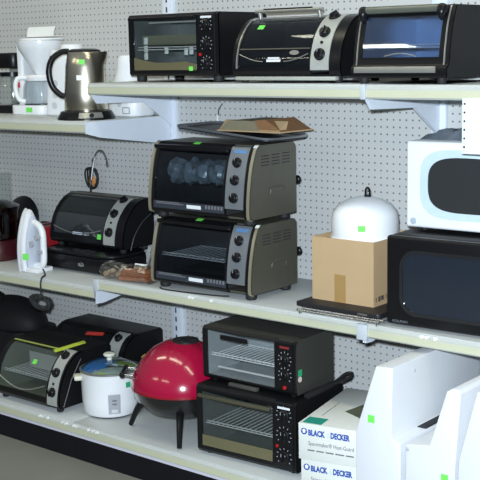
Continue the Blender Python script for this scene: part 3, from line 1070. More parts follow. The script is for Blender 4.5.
# ---- pan and cardboard on top of the stacked ovens
t = thing('baking_tray', 'thin dark baking tray resting on the upper bronze oven', 'tray', (12.2, -12.6, 44.75))
path = rrect(0, 17.6, 0, 9.4, 1.6)
MB().prism(path, 0.0, 0.14, 'z').build('pan', mat('dark_steel_tray', (.035, .038, .05), .3, .5), t)
rim = [(x, y, .32) for x, y in path]
MB().tube(rim, .17, 6, closed=True).build('rim', mat('steel_rim', (.30, .32, .34), .3, .7), t)
t.rotation_euler = (0, math.radians(4.5), math.radians(-2)); t.location = Vector((12.6, -13.6, 50.3)) * I
t = thing('cardboard_tray', 'torn brown cardboard carton flap on the dark baking tray', 'carton', (19.6, -12.2, 50.0), -3)
MB().box(0, 11.5, 0, 7.2, 0, .18).build('base', CARD, t, smooth=False)
MB().prism([(0, 0), (1.6, 0), (2.2, 1.45), (1.8, 1.5)], 0.2, 11.2, 'x', xf=None).build('front_flap', CARD, t, smooth=False)
MB().prism([(.2, .1), (7.6, .1), (6.8, 1.5), (2.2, 1.5)], .2, 7.6, 'y', m=0).build('inner_sheet', mat('olive_card', (.22, .19, .12), .8), t, smooth=False)
MB().prism([(6.8, 1.55), (8.6, 1.75), (11.6, .2), (7.6, .15)], .4, 6.6, 'y').build('end_flap', CARDI, t, smooth=False)

# ---- cardboard box with the white tank, on a black tray over a chrome rack
t = thing('wire_rack', 'chrome wire rack under the black tray at the middle shelf edge', 'rack', (38.2, -19.0, Z2))
wb_ = MB()
for yy in (0.1, 1.2, 10):
    wb_.tube([(0, yy, .55), (12.4, yy, .55)], .13, 8)
for k in range(7):
    wb_.tube([(.3 + k * 1.96, .1, .42), (.3 + k * 1.96, 10, .42)], .06, 6)
wb_.build('grid', WIRE, t)
for xx in (.4, 12.0):
    for yy in (.3, 9.8):
        MB().tube(spline([(xx, yy, .55), (xx, yy - .2, .2), (xx, yy - .1, .08), (xx, yy + .3, .08)], 4), .08, 6).build('foot', CHROME, t)
t = thing('griddle_tray', 'flat black griddle plate beneath the brown cardboard box', 'griddle', (37.1, -17.8, Z2 + .7), -1)
MB().prism(rrect(0, 12.9, 0, 11.5, .5), 0, .58, 'z', bev=.1).build('plate', mat('black_cast_plate', (.013, .013, .015), .5, bump=.1, scale=80), t)
MB().box(9.8, 11.2, -.05, -.01, .18, .42).build('badge', CHROME, t, smooth=False)

BZ = Z2 + 1.29
t = thing('cardboard_box', 'open brown cardboard box holding the white tank', 'box', (38.0, -15.2, BZ), 0)
cw, cdp, ch = 9.4, 10.2, 8.2
b = MB()
b.box(0, cw, 0, .16, 0, ch).box(0, cw, cdp - .16, cdp, 0, ch).box(0, .16, .16, cdp - .16, 0, ch).box(cw - .16, cw, .16, cdp - .16, 0, ch).box(.16, cw - .16, .16, cdp - .16, 0, .16)
b.build('carton', CARD, t, smooth=False)
MB().box(3.5, 5.2, -.03, 0, 0, 3.6).build('packing_tape', TAPE, t, smooth=False)
marks(t, 'stamp', PRINTK, basis((cw + .005, 1.2, .55), (0, 1, 0), (0, 0, 1)), [(-.7, -.55, 0, .6), (-.1, .2, 0, .65), (.35, .5, 0, .65), (.6, .95, .1, .65), (1.05, 1.2, 0, .65), (1.6, 1.75, .1, .7)])

t = thing('white_tank', 'white domed steel tank with a black loop on top, in the cardboard box', 'tank', (42.75, -10.05, BZ + .45))
R_ = 4.5
prof = [(0, 0), (R_ - .5, 0), (R_ - .1, .5), (R_ - .1, 7.0), (R_ + .02, 7.2), (R_ + .02, 7.5), (R_ - .14, 7.7), (R_ - .1, 9.6), (R_ - .3, 10.7), (R_ - 1.0, 11.6), (R_ - 2.1, 12.2), (1.0, 12.62), (0, 12.68)]
MB().lathe(prof, n=56).build('shell', WHITET, t)
kb = MB().cyl((.4, 0, 12.6), (.4, 0, 12.9), .45, n=16)
kb.tube(spline([(.1, 0, 12.8), (.1, 0, 13.5), (.4, 0, 13.8), (.7, 0, 13.5), (.7, 0, 12.8)], 5), .13, 8)
kb.build('loop', BLACK, t)
a_ = math.radians(-62)
sticker(t, ((R_ - .08) * math.cos(a_), (R_ - .08) * math.sin(a_), 9.1), (-math.sin(a_), math.cos(a_), 0), (0, 0, 1), .95, .75)


# ================================================================== MICROWAVES
def rrect_xz(x0, x1, z0, z1, r, n=8):
    return rrect(x0, x1, z0, z1, r, n)


def ring_xz(outer, inner, y0, y1, mb=None, m=0):
    """frame between two loops of equal length, in the xz plane"""
    mb = mb or MB()
    b = bmesh.new()
    n = len(outer)
    V = [[b.verts.new((p[0], y, p[1])) for p in L] for y in (y0, y1) for L in (outer, inner)]
    o0, i0, o1, i1 = V
    for k in range(n):
        j = (k + 1) % n
        b.faces.new((o0[k], o0[j], i0[j], i0[k]))
        b.faces.new((o1[k], i1[k], i1[j], o1[j]))
        b.faces.new((o0[k], o1[k], o1[j], o0[j]))
        b.faces.new((i0[k], i0[j], i1[j], i1[k]))
    bmesh.ops.recalc_face_normals(b, faces=b.faces)
    return mb._merge(b, m)


t = thing('microwave_oven', 'large black microwave under the white microwave', 'microwave', (50.7, -17.3, Z2), 2.5)
W, Dp, Hh = 20.5, 13.8, 11.1
MB().box(0.1, W - .1, 0.9, Dp, .35, Hh, .25).build('case', BLACKM, t)
fo = rrect(0, W, .3, Hh, .5)
MB().box(0, 15.4, -.25, .95, .3, Hh, .35, seg=3).build('door', BLACK, t)
wo_ = [(x, z) for x, z in rrect(1.9, 14.9, 1.6, 9.6, 2.2)]
wi_ = [(x, z) for x, z in rrect(2.3, 14.5, 2.0, 9.2, 1.9)]
ring_xz(wo_, wi_, -.42, -.2).build('window_frame', mat('glossy_black_rim', (.015, .015, .016), .12, coat=.5), t)
MB().prism(wi_, -.30, -.24, 'y').build('window_pane', mat('dark_blue_glass_pane', (.014, .019, .027), .08, spec=.6), t)
MB().box(15.5, W, -.25, .95, .3, Hh, .3).build('control_panel', BLACK, t)
text_mesh('KOLLPUSO', .42, 'brand_lettering', mat('dim_grey_print', (.16, .18, .20), .4), t, basis((.9, -.27, .62), (1, 0, 0), (0, 0, 1)))
for fx in (1.4, W - 1.4):
    for fy in (2, Dp - 1.5):
        MB().cyl((fx, fy, 0), (fx, fy, .4), .5, n=12).build('foot', RUBBER, t)
sp = MB().box(14.8, 15.1, -.8, -.3, 2.5, 9, .1)
sp.build('door_handle', BLACK, t)
WZ = Z2 + Hh + .02
t = thing('microwave_oven', 'white microwave with pale blue oval window surround, on the black microwave', 'microwave', (51.0, -13.3, WZ), 2.0)
W, Dp, Hh = 19, 12.5, 11.0
MB().box(0, W, .8, Dp, .5, Hh, .3, seg=3).build('case', WHITEM, t)
MB().box(-.05, 14.4, -.2, .85, .5, Hh, .35, seg=3).build('door', WHITEM, t)
MB().box(14.5, W + .05, -.2, .85, .5, Hh, .3, seg=3).build('control_panel', WHITEM, t)


def pillow(x0, x1, z0, z1, sag, n=12, pw=1.0):
    """rounded rectangle with bowed sides"""
    pts = []
    cx_, cz_ = (x0 + x1) / 2, (z0 + z1) / 2
    a, c = (x1 - x0) / 2, (z1 - z0) / 2
    N = 4 * n
    for k in range(N):
        th = 2 * math.pi * k / N
        ct, st = math.cos(th), math.sin(th)
        e_ = 2 / sag
        pts.append((cx_ + a * abs(ct) ** e_ * (1 if ct > 0 else -1), cz_ + c * abs(st) ** e_ * (1 if st > 0 else -1)))
    return pts


oo = pillow(1.9, 13.9, 1.75, 10.1, 3.6)
ii = pillow(2.95, 13.5, 2.6, 9.2, 3.2)
ring_xz(oo, ii, -.32, -.15).build('window_surround', mat('pale_blue_plastic', (.54, .655, .70), .3), t)
MB().prism(ii, -.24, -.18, 'y').build('window_pane', mat('grey_black_window', (.03, .032, .033), .12, spec=.7, var=.3, scale=300), t)
MB().lathe([(0, 0), (.42, 0), (.42, .06), (.3, .08), (0, .08)], n=20, xf=basis((1.0, -.2, 1.3), (1, 0, 0), (0, 0, 1))).build('badge', mat('badge_blue_grey', (.40, .46, .52), .4), t)
for fx in (1.4, W - 1.4):
    for fy in (2, Dp - 1.5):
        MB().cyl((fx, fy, 0), (fx, fy, .55), .5, n=12).build('foot', RUBBER, t)
film('plastic_bag', 'crumpled clear bag with blue print lying on top of the white microwave', 'bag', (51.6, -11.2, WZ + 11.02), 2, 9.5, 9, 1.5, mat('blue_grey_bag', (.40, .45, .52), .25, var=.5, scale=14), 9, 14, 12)

# hanging sign plate at the right
t = thing('sign_plate', 'white metal plate with slotted edge hanging from the top shelf front, right', 'sign plate', (61.5, -19.0, Z1 - 1.5))
MB().box(0, .62, -.1, .25, -6.0, .1, .02).build('slotted_channel', BRACK, t)
sl = MB()
for k in range(6):
    sl.cyl((.3, -.12, -.5 - k * .95), (.3, -.09, -.5 - k * .95), .13, n=10)
sl.build('slots', SLOT, t)
MB().box(.72, 8, -.2, .05, -6.0, .15, .05).build('plate', WHITEM, t)

# peg hook on the board
t = thing('peg_hook', 'small wire peg hook with white tip above the cardboard flap', 'hook', (10.3, -.02, 52.7))
MB().tube(spline([(0, .0, .3), (0, -.3, .1), (.4, -1.4, -.5), (1.0, -2.2, -1.1), (1.6, -3.0, -1.4)], 6), .1, 6).build('wire', mat('grey_wire', (.22, .22, .22), .4, .7), t)
MB().box(1.45, 1.75, -3.15, -3.0, -2.5, -1.2, .03).build('price_tip', WPAPER, t)


# ================================================================== UPPER LEFT SHELF
t = thing('coffee_maker', 'white drip coffee maker with paper filter on top and green sticker', 'coffee maker', (-28.2, -10.2, ZL1), 6)
MB().prism(rrect(0, 7.2, 0, 9.0, 1.4), 0, 1.5, 'z', bev=.15).build('base', WHITEP, t)
MB().prism(rrect(0, 7.2, 5.4, 9.0, 1.2), 1.4, 10.6, 'z', bev=.12).build('tower', WHITEP, t)
MB().prism(rrect(-.05, 1.2, 2.2, 6, .4), 1.4, 11.2, 'z', bev=.1).build('side_column', WHITEP, t)
MB().lathe([(0.5, 6.4), (.9, 6.3), (3.3, 10.2), (3.5, 11.0), (3.5, 11.6), (3.2, 11.7), (0, 11.7)], (3.9, 3.5, 0), 36).build('filter_basket', mat('translucent_white', (.74, .76, .78), .25), t)
MB().lathe([(0, 11.7), (3.55, 11.72), (3.5, 12.0), (0, 12.1)], (3.9, 4.0, 0), 36).build('lid', WHITEP, t)
MB().lathe([(0, 1.6), (2.7, 1.6), (2.95, 2.2), (2.8, 4.4), (2.3, 5.6), (2.4, 5.9), (2.2, 5.9), (2.1, 5.6), (2.6, 4.3), (2.75, 2.3), (2.5, 1.75), (0, 1.75)], (4.1, 3.2, 0), 36).build('carafe', CLEAR, t)
MB().lathe([(2.35, 5.3), (2.55, 5.9), (2.2, 6.25), (0, 6.3)], (4.1, 3.2, 0), 30).build('carafe_collar', WHITEP, t)
MB().tube(spline([(3.3, .8, 5.8), (2.5, -.3, 5.7), (2.2, -.5, 4.2), (2.5, -.2, 2.5), (3.2, .5, 2.1)], 6), .36, 10).build('carafe_handle', WHITEP, t)
MB().cyl((4.1, 3.2, 1.5), (4.1, 3.2, 1.62), 2.7, n=30).build('hot_plate', BLACK, t)
MB().box(-.12, .5, 2.1, 2.3, 4.2, 5.1, .05).build('switch', mat('red_switch', (.55, .02, .03), .4), t)
sticker(t, (4.4, -.02, .8), (1, 0, 0), (0, 0, 1), 1.3, .75)
t.scale = (1.07, 1.07, 1.04)
o = MB()
o.strip([(0.0, .1), (.1, .9), (.5, 1.7)], 0, 6.2, .04)
o.strip([(0.0, .1), (2.0, .12), (3.2, .3)], .3, 5.6, .04)
o = o.build('paper_filter', WPAPER)
place(o, (-26.4, -7.0, ZL1 + 12.12 * 1.04), 4); tag(o, 'white paper filters stuck on top of the drip coffee maker', 'filter')

t = thing('coffee_maker', 'black coffee maker with glass carafe cut off at the left frame edge', 'coffee maker', (-37.2, -8.3, ZL1), 2)
MB().prism(rrect(0, 7.4, 0, 9, 1.3), 0, 1.3, 'z', bev=.15).build('base', BLACK, t)
MB().prism(rrect(0, 7.4, 5.6, 9, 1.0), 1.3, 8, 'z', bev=.15).build('tower', SATIN, t)
MB().prism(rrect(-.1, 7.5, .3, 9.1, 1.3), 7.6, 10.2, 'z', bev=.3).build('brew_head', BLACK, t)
MB().lathe([(0, 1.4), (2.6, 1.4), (2.9, 2.2), (2.6, 4.6), (2.0, 6.2), (1.9, 6.2), (2.45, 4.5), (2.75, 2.3), (2.5, 1.55), (0, 1.55)], (3.8, 3.3, 0), 32).build('carafe', CLEAR, t)
MB().tube(spline([(6.0, 2.4, 5.8), (7.1, 1.6, 5.6), (7.1, 1.6, 3.4), (6.4, 2.2, 2.4)], 6), .33, 10).build('carafe_handle', SATIN, t)
MB().cyl((3.8, 3.3, 6.2), (3.8, 3.3, 6.9), 2.1, n=24).build('carafe_lid', BLACK, t)

t = thing('coffee_grinder', 'white rounded appliance with grey dials half hidden behind the steel kettle', 'grinder', (-18.0, -10.9, ZL1), 6)
b = MB().prism([(0, 0), (5.6, 0), (5.5, 8), (5.1, 10.2), (1.4, 10.6), (.7, 8.5)], 0, 5.6, 'y', bev=.45, seg=3)
b.build('body', WHITEP, t)
MB().cyl((4.0, 2.4, 10.2), (4.0, 2.4, 11.3), 1.9, 1.7, n=30, bev=.15).build('lid', WHITEP, t)
for k, z in enumerate((1.7, 3.4, 5.2)):
    MB().cyl((2.0 + .2 * k, -.04, z), (2.0 + .2 * k, .1, z), .55, n=18).build('dial', mat('pale_grey_dial', (.55, .57, .60), .4), t)
MB().box(1.4, 2.2, -.03, .1, 9.0, 9.6, .02).build('dark_vent', PRINTG, t)

t = thing('kettle', 'stainless steel electric kettle on a black base', 'kettle', (-5.5, -13.5, ZL1), 0)
t.scale = (1.1, 1.1, 1.05)
ksteel = bpy.data.materials.new('brushed_kettle_steel')
ksteel.use_nodes = True
bb = ksteel.node_tree.nodes['Principled BSDF']
bb.inputs['Base Color'].default_value = (.72, .66, .52, 1)
bb.inputs['Metallic'].default_value = 1
bb.inputs['Roughness'].default_value = .22
bb.inputs['Anisotropic'].default_value = .5
nz = ksteel.node_tree.nodes.new('ShaderNodeTexNoise'); nz.inputs['Scale'].default_value = 200
rm = ksteel.node_tree.nodes.new('ShaderNodeMapRange'); rm.inputs['To Min'].default_value = .16; rm.inputs['To Max'].default_value = .3
ksteel.node_tree.links.new(nz.outputs['Fac'], rm.inputs['Value']); ksteel.node_tree.links.new(rm.outputs[0], bb.inputs['Roughness'])
MB().lathe([(0, 0), (4.0, 0), (4.0, .25), (3.5, 1.15), (3.0, 1.3), (0, 1.3)], n=44).build('power_base', BLACK, t)
body = MB().lathe([(0, 1.2), (2.9, 1.2), (3.0, 1.5), (2.9, 4), (2.62, 7.6), (2.3, 9.5), (2.25, 9.6), (0, 9.6)], n=48)
for v in body.bm.verts:          # pull out a pouring lip on the right
    a = math.atan2(v.co.y, v.co.x)
    if v.co.z > 7.2 and abs(a - .5) < .6:
        f = (1 - abs(a - .5) / .6) * (v.co.z - 7.2) / 2.4
        v.co.x += f * 1.1 * math.cos(.5); v.co.y += f * 1.1 * math.sin(.5)
body.build('jug', ksteel, t)
MB().lathe([(2.25, 9.55), (2.2, 9.85), (1.6, 10.05), (0, 10.1)], n=36).build('lid', BLACK, t)
hd = Vector((-.80, -.60, 0))
hp = [hd * 2.1 + Vector((0, 0, 9.7)), hd * 3.2 + Vector((0, 0, 9.6)), hd * 4.5 + Vector((0, 0, 8.6)), hd * 5.0 + Vector((0, 0, 6.8)), hd * 4.6 + Vector((0, 0, 4.8)), hd * 3.6 + Vector((0, 0, 3.6)), hd * 2.85 + Vector((0, 0, 3.3))]
MB().tube(spline(hp, 6), .42, 12).build('handle', BLACK, t)
fd = Vector((.735, -.678, 0)); fr_ = Vector((.678, .735, 0))


def base_pt(ang, r, z):
    return Vector((r * math.cos(ang), r * math.sin(ang), z))


ca = math.atan2(-.678, .735)
pl = MB()
pl.lathe([(3.55, .28), (3.97, .3), (3.56, 1.08), (3.2, 1.1)], n=14, a0=ca - .28, a1=ca + .62)
pl.build('switch_plate', SILVER, t)
kb = base_pt(ca + .18, 3.65, .68)
MB().cyl(kb, kb + Vector((math.cos(ca + .18), math.sin(ca + .18), .15)) * .45, .3, n=16).build('knob', BLACK, t)
for sz, sc_, an in ((8.2, GREEN, .12), (6.0, WPAPER, -.02)):
    rr_ = 2.62 if sz > 7 else 2.8
    aa = ca - .25 + an
    sticker(t, (rr_ * math.cos(aa), rr_ * math.sin(aa), sz), (-math.sin(aa), math.cos(aa), 0), (0, 0, 1), .8, .7, sc_, 'small green price sticker' if sc_ is GREEN else 'small white price sticker')

t = thing('coffee_maker', 'white thermal appliance with curved top behind the boxy black oven', 'coffee maker', (-7.6, -8.0, ZL1), 0)
MB().prism(rrect(0, 6.8, 0, 5.8, 2.0), 0, 3.0, 'z', bev=.45, seg=3).build('base', WHITEP, t)
MB().lathe([(2.9, 2.9), (2.6, 5.0), (1.9, 7.2), (1.7, 8.8), (1.4, 9.4), (0, 9.5)], (3.0, 2.9, 0), 32).build('tower', WHITEP, t)
MB().lathe([(0, 0), (.55, 0), (.5, .05), (0, .06)], n=18, xf=basis((3.6, -.01, 2.1), (1, 0, 0), (0, 0, 1))).build('emblem', MATS['pale_grey_dial'], t)
ring_xz(rrect(4.3, 5.8, .5, 1.5, .1), rrect(4.4, 5.7, .6, 1.4, .08), -.03, .02).build('switch_frame', PRINTG, t)
sticker(t, (1.55, .55, 5.2), (1, -.3, 0), (0, .3, 1), .5, .6)

# ================================================================== BOTTOM SHELF
# lime-taped oven at left
t, cv = roll_oven('roll-top black toaster oven with lime tape strips, front left on the bottom shelf', (-19.6, -23.0, Z3), 0, 15.5, 11.2,
                  curve=[(0.3, 0.8), (0.0, 1.5), (0.2, 3.2), (0.9, 5.4), (2.1, 7.3), (3.7, 8.6), (5.2, 9.0)],
                  door=(0.9, 12.5, 0.14, 0.88), glass_m=SMOKE, panel=(12.9, 15.1, 0.05, 0.93), panel_m=SATIN, knobs=(0.24, 0.52, 0.80), knob_r=0.75,
                  lamp=(0.36, 0, .2, BLACK), foot=.8, rack=True, liner=mat('olive_liner', (.26, .28, .22), .35, .4))
MB().strip(cv.sub(0.885, 0.91), 0.6, 12.6, 0.1, 0.03).build('top_trim', mat('olive_lime_tape', (.34, .38, .09), .5), t)['label'] = 'long strip of lime tape along the door top'
p_, n_, t_ = on_curve(cv, 12.2, 0.93, 0.15)
b = MB().box(-.6, .6, -1.6, 3.4, 0, .04, xf=Matrix.Rotation(math.radians(-28), 4, 'Z')); b.xform(basis(p_, (1, 0, 0), t_))
b.build('tape', LIME, t, smooth=False)['label'] = 'short lime tape strip crossing the top edge'
p_, n_, t_ = on_curve(cv, 8.4, 0.60, 0.07)
sticker(t, p_, (1, 0, 0), t_, .9, .8)
MB().box(3.5, 10.5, 4.6, 4.68, 4.6, 7.2).build('paper_sheet', mat('grey_paper', (.42, .42, .40), .6), t)
pts = [on_curve(cv, 0.9 + 11.2 * k / 16, 0.30 - 0.13 * math.sin(math.pi * k / 16), 0.1)[0] for k in range(17)]
MB().tube(pts, 0.1, 8).build('door_trim', SILVER, t)
MB().tube([(15.55, .9, 1.0), (15.58, 2.7, 5), (15.55, 4.8, 7.8)], .09, 6).build('side_rib', mat('dark_rib', (.04, .04, .04), .5), t)

# oven behind
t, cv = roll_oven('black toaster oven with silver dial strip standing behind the white rice cooker', (-20.8, -10.7, Z3), 0, 17.3, 10.2,
                  curve=[(0.3, 0.8), (0.0, 1.5), (0.1, 3.2), (0.6, 5.6), (1.6, 7.6), (2.9, 8.8), (4.4, 9.25)],
                  door=(0.9, 13.3, 0.14, 0.88), glass_m=DARKG, panel=(13.7, 16.2, 0.05, 0.95), panel_m=SATIN, knobs=(0.24, 0.52, 0.80), knob_r=0.72, foot=.8)
p_, n_, t_ = on_curve(cv, 9.6, 0.80, 0.07)
b = MB().box(-2.2, 1.6, -.35, .35, 0, .04, .0, xf=Matrix.Rotation(math.radians(8), 4, 'Z')); b.xform(basis(p_, (1, 0, 0), t_))
b.build('red_label', mat('red_label', (.50, .04, .03), .5), t, smooth=False)

# dark bag-like appliance behind left
t = thing('waffle_maker', 'dark rounded appliance behind the lime taped oven at the left edge', 'waffle maker', (-42.4, -11.4, Z3))
MB().prism(rrect(0, 15.2, 0, 10, 3), 0.4, 6.6, 'z', bev=.5).build('base', BLACKT, t)
b = MB().ball((7.4, 5.0, 6.8), (7.8, 4.8, 4.9), n=36)
b.build('lid', BLACKT, t)
MB().ball((5.0, 3.2, 11.4), (2.2, 1.6, 1.2), n=20).build('lid_handle', BLACK, t)
fb = MB()
for fx in (2.5, 12.7):
    for fy in (2, 8):
        fb.cyl((fx, fy, 0), (fx, fy, .5), .5, n=12)
fb.build('feet', RUBBER, t)

# rice cooker
t = thing('rice_cooker', 'white rice cooker with glass lid in front of the black ovens', 'rice cooker', (.95, -16.9, Z3), 0)
MB().lathe([(0, .25), (3.55, .25), (3.75, .5), (3.95, 2.0), (4.05, 5.9), (4.12, 6.15), (3.9, 6.2), (3.8, 5.8), (3.75, 1.2), (0, 1.0)], n=52).build('body', WHITEP, t)
MB().lathe([(0, 0), (3.2, 0), (3.2, .3), (0, .3)], n=32).build('foot_ring', BLACK, t)
MB().lathe([(4.18, 6.2), (4.2, 6.4), (3.95, 6.5), (3.9, 6.3)], n=52).build('lid_rim', mat('grey_olive_rim', (.30, .32, .28), .3, .6), t)
MB().lathe([(4.0, 6.42), (3.3, 6.95), (2.0, 7.35), (0, 7.5), (0, 7.42), (2.0, 7.27), (3.3, 6.87), (3.95, 6.36)], n=48).build('glass_lid', glass('lid_glass', (.85, .9, .9), .08), t)
MB().lathe([(0, 7.45), (.4, 7.45), (.35, 7.8), (.75, 8.0), (.85, 8.2), (.7, 8.38), (0, 8.4)], n=24).build('lid_knob', mat('cream_plastic', (.62, .63, .55), .4), t)
b = MB().ball((.4, -.6, 5.5), (3.2, 2.9, 1.0), n=20, jitter=.12, seed=2)
b.build('packed_bag', mat('grey_packing', (.40, .44, .42), .4, var=.5, scale=50), t)
MB().strip([(-2.8, 6.0), (-.6, 6.75), (1.4, 6.85)], -3.2, .2, .06).build('blue_leaflet', mat('blue_leaflet', (.03, .20, .60), .5), t)
b = MB().strip([(1.0, 6.7), (2.1, 6.65), (2.9, 6.4)], -3.0, 2.9, .06).strip([(-3.0, 6.1), (-2.5, 6.3)], .6, 2.2, .05)
b.build('lime_leaflet', LIME, t)
if True:
    hd = Vector((-.60, -.80, 0))
    hb = MB()
    c0 = hd * 4.0 + Vector((0, 0, 5.3))
    hb.box(-.9, .9, -.1, 1.0, -.35, .3, .2, seg=3)
    hb.xform(basis(c0, (-hd.y, hd.x, 0), hd))
    hb.build('side_handle', mat('cream_plastic2', (.66, .64, .52), .4), t)
hd = Vector((.8, .6, 0)); hb = MB().box(-.9, .9, -.1, 1.0, -.35, .3, .2, seg=3); hb.xform(basis(hd * 4.0 + Vector((0, 0, 5.3)), (-hd.y, hd.x, 0), hd)); hb.build('side_handle', MATS['cream_plastic2'], t)
t.scale = (1.1, 1.1, 1.1)
# switch escutcheon, facing the aisle to the right
ca = math.atan2(-.678, .735)
pl = MB().lathe([(3.98, .85), (4.1, .9), (4.22, 3.5), (4.08, 3.6)], n=8, a0=ca - .10, a1=ca + .30)
pl.build('switch_plate', mat('grey_switch_plate', (.36, .37, .39), .4), t)
aa = ca + .10
for z_, hh in ((1.3, .5), (2.3, .18), (2.8, .18)):
    q_ = basis((4.12 * math.cos(aa), 4.12 * math.sin(aa), z_), (-math.sin(aa), math.cos(aa), 0), (0, 0, 1))
    b = MB().box(-.45 if hh > .3 else -.3, .45 if hh > .3 else .3, -hh / 2, hh / 2, 0, .2, .04); b.xform(q_)
    b.build('lever' if hh > .3 else 'lamp', MATS['pale_grey_dial'] if hh > .3 else PRINTG, t)
aa = ca + .62
sticker(t, (4.06 * math.cos(aa), 4.06 * math.sin(aa), 4.7), (-math.sin(aa), math.cos(aa), 0), (0, 0, 1), .75, .75, DGREEN, 'small dark green price sticker')

# red grill
GX, GY = 15.6, -16.4
t = thing('tabletop_grill', 'red domed tabletop grill on black legs beside the rice cooker', 'grill', (GX, GY, Z3), 0)
gr = 7.3
MB().lathe([(0, 2.4), (2.7, 2.55), (5.0, 3.4), (6.5, 5.0), (7.05, 6.9), (6.9, 7.0), (6.3, 5.1), (4.8, 3.7), (2.6, 2.8), (0, 2.65)], n=56).build('bowl', mat('black_bowl_enamel', (.012, .012, .012), .25), t)
MB().lathe([(gr - .1, 6.85), (gr + .1, 7.05), (gr + .02, 7.9), (gr - .55, 9.3), (gr - 1.6, 10.9), (gr - 3.1, 12.3), (2.4, 13.2), (0, 13.4)], n=64).build('lid', RED, t)
MB().lathe([(gr - .06, 6.8), (gr + .14, 6.8), (gr + .14, 7.1), (gr - .06, 7.1)], n=64).build('lid_rim', mat('dark_red_rim', (.25, .005, .015), .2), t)
vb = MB().cyl((.5, .3, 13.2), (.5, .3, 13.5), 1.9, n=30)
vb.build('vent_disc', mat('dark_vent_metal', (.05, .05, .05), .3, .6), t)
sp_ = MB()
for k in range(4):
    a = k * math.pi / 2 + .3
    sp_.cyl((.5 + 1.1 * math.cos(a), .3 + 1.1 * math.sin(a), 13.48), (.5 + 1.1 * math.cos(a), .3 + 1.1 * math.sin(a), 13.54), .36, n=14)
sp_.build('vent_holes', SLOT, t)
hd = Vector((-.79, -.61, 0)).normalized(); hs = Vector((-hd.y, hd.x, 0))
c0 = hd * (gr + 1.1) + Vector((0, 0, 8.9))
lh = 2.2
hb = MB().cyl(c0 - hs * lh * .9, c0 + hs * lh * 1.1, .42, .42, 16, bev=.1)
hb.build('lid_handle', BLACK, t)
for s_ in (-.75, .95):
    cbm = MB()
    p0 = c0 + hs * lh * s_
    cbm.cyl(p0, hd * (gr - .4) + hs * lh * s_ + Vector((0, 0, 8.7)), .22, n=12)
    cbm.build('handle_bracket', CHROME, t)
for k, a in enumerate((204, 308, 76)):
    d_ = Vector((math.cos(math.radians(a)), math.sin(math.radians(a)), 0))
    pts = spline([d_ * 5.3 + Vector((0, 0, 4.3)), d_ * 6.4 + Vector((0, 0, 3.7)), d_ * 7.4 + Vector((0, 0, 2.2)), d_ * 8.3 + Vector((0, 0, .15))], 5)
    lg = MB().tube(pts, [.62 - .018 * i for i in range(len(pts))], 10)
    for v in lg.bm.verts:
        v.co.z = max(v.co.z, .02)
    lg.build('leg', BLACK, t)
MB().tube([hd * 6.5 + Vector((0, 0, 6.6)), hd * 6.9 + Vector((0, 0, 5.2)), hd * 6.1 + Vector((0, 0, 4.2))], .33, 8).build('latch', SATIN, t)
a_ = math.radians(215)
sticker(t, ((gr - 1.9) * math.cos(a_) * 1.04, (gr - 1.9) * math.sin(a_) * 1.04, 11.05), (-math.sin(a_), math.cos(a_), 0), (-math.cos(a_) * .8, -math.sin(a_) * .8, .6), .8, .6, mat('yellow_sticker', (.62, .50, .10), .5), 'small yellow price sticker')

# two stacked boxy ovens
cvl = Curve([(0.3, 0.4), (0.0, 0.8), (0.0, 9.4), (0.35, 9.8)], smooth=False)
t = oven('toaster_oven', 'black toaster oven with olive door base, lower of the pair beside the boxes', (23.6, -22.3, Z3), 3.5, 16.1, 11.6, cvl,
         body=BLACKM, door=(0.9, 12.5, 0.10, 0.90), glass_m=SMOKE, panel=(12.9, 15.7, 0.03, 0.97), panel_m=BLACK, knobs=(0.22, 0.52, 0.80), knob_r=.8, ticks=9,
         rack=True, element=True, liner=LINER, foot=.4, lamp=(.36, -1.0, .2))
MB().box(0.95, 12.45, -.12, -.05, 1.4, 2.9).build('door_base', mat('olive_door_band', (.20, .18, .10), .3, .4), t, smooth=False)
MB().box(0.8, 12.6, -.9, -.45, 8.35, 8.85, .12).box(1.2, 1.6, -.5, 0, 8.4, 8.8).box(11.8, 12.2, -.5, 0, 8.4, 8.8).build('door_handle', mat('olive_handle', (.10, .095, .06), .35, .4), t)
marks(t, 'brand_plate', PRINTW, basis((13.4, -.16, 8.8), (1, 0, 0), (0, 0, 1)), [(0, 1.9, 0, .3)])
cvu = Curve([(0.3, 0.4), (0.0, 0.75), (0.0, 7.2), (0.35, 7.6)], smooth=False)
t = oven('toaster_oven', 'smaller black toaster oven with lit wire rack, upper of the pair beside the boxes', (23.1, -20.2, Z3 + 9.83), 1.0, 15.6, 8.6, cvu,
         body=mat('grey_black_sheet', (.06, .06, .052), .45, .3, bump=.08, scale=300, var=.4), door=(0.8, 12.2, 0.09, 0.92), glass_m=CLEAR, panel=(12.7, 15.2, 0.03, 0.97), panel_m=BLACK, knobs=(0.36, 0.64), knob_r=.72, ticks=9,
         rack=True, element=True, liner=mat('bright_liner', (.30, .325, .335), .35, .2), foot=.4, lamp=(.14, .0, .25))
MB().box(3.4, 8.0, -.5, -.1, 6.2, 6.9, .2).build('door_handle', BLACK, t)
marks(t, 'panel_label', mat('dark_red_label', (.22, .02, .02), .5), basis((13.2, -.16, 6.5), (1, 0, 0), (0, 0, 1)), [(0, 1.5, 0, .3)])
sticker(t, (15.62, .9, 3.3), (0, 1, 0), (0, 0, 1), .8, .9, DGREEN, 'small dark green price sticker')
MB().cyl((15.6, .9, 2.45), (15.64, .9, 2.45), .38, n=18).build('round_sticker', mat('pink_white_sticker', (.7, .55, .5), .5), t)
MB().box(4.8, 9.6, -.6, .1, .02, .5, .1).build('crumb_tray', mat('tray_grip', (.10, .10, .09), .35, .4), t)

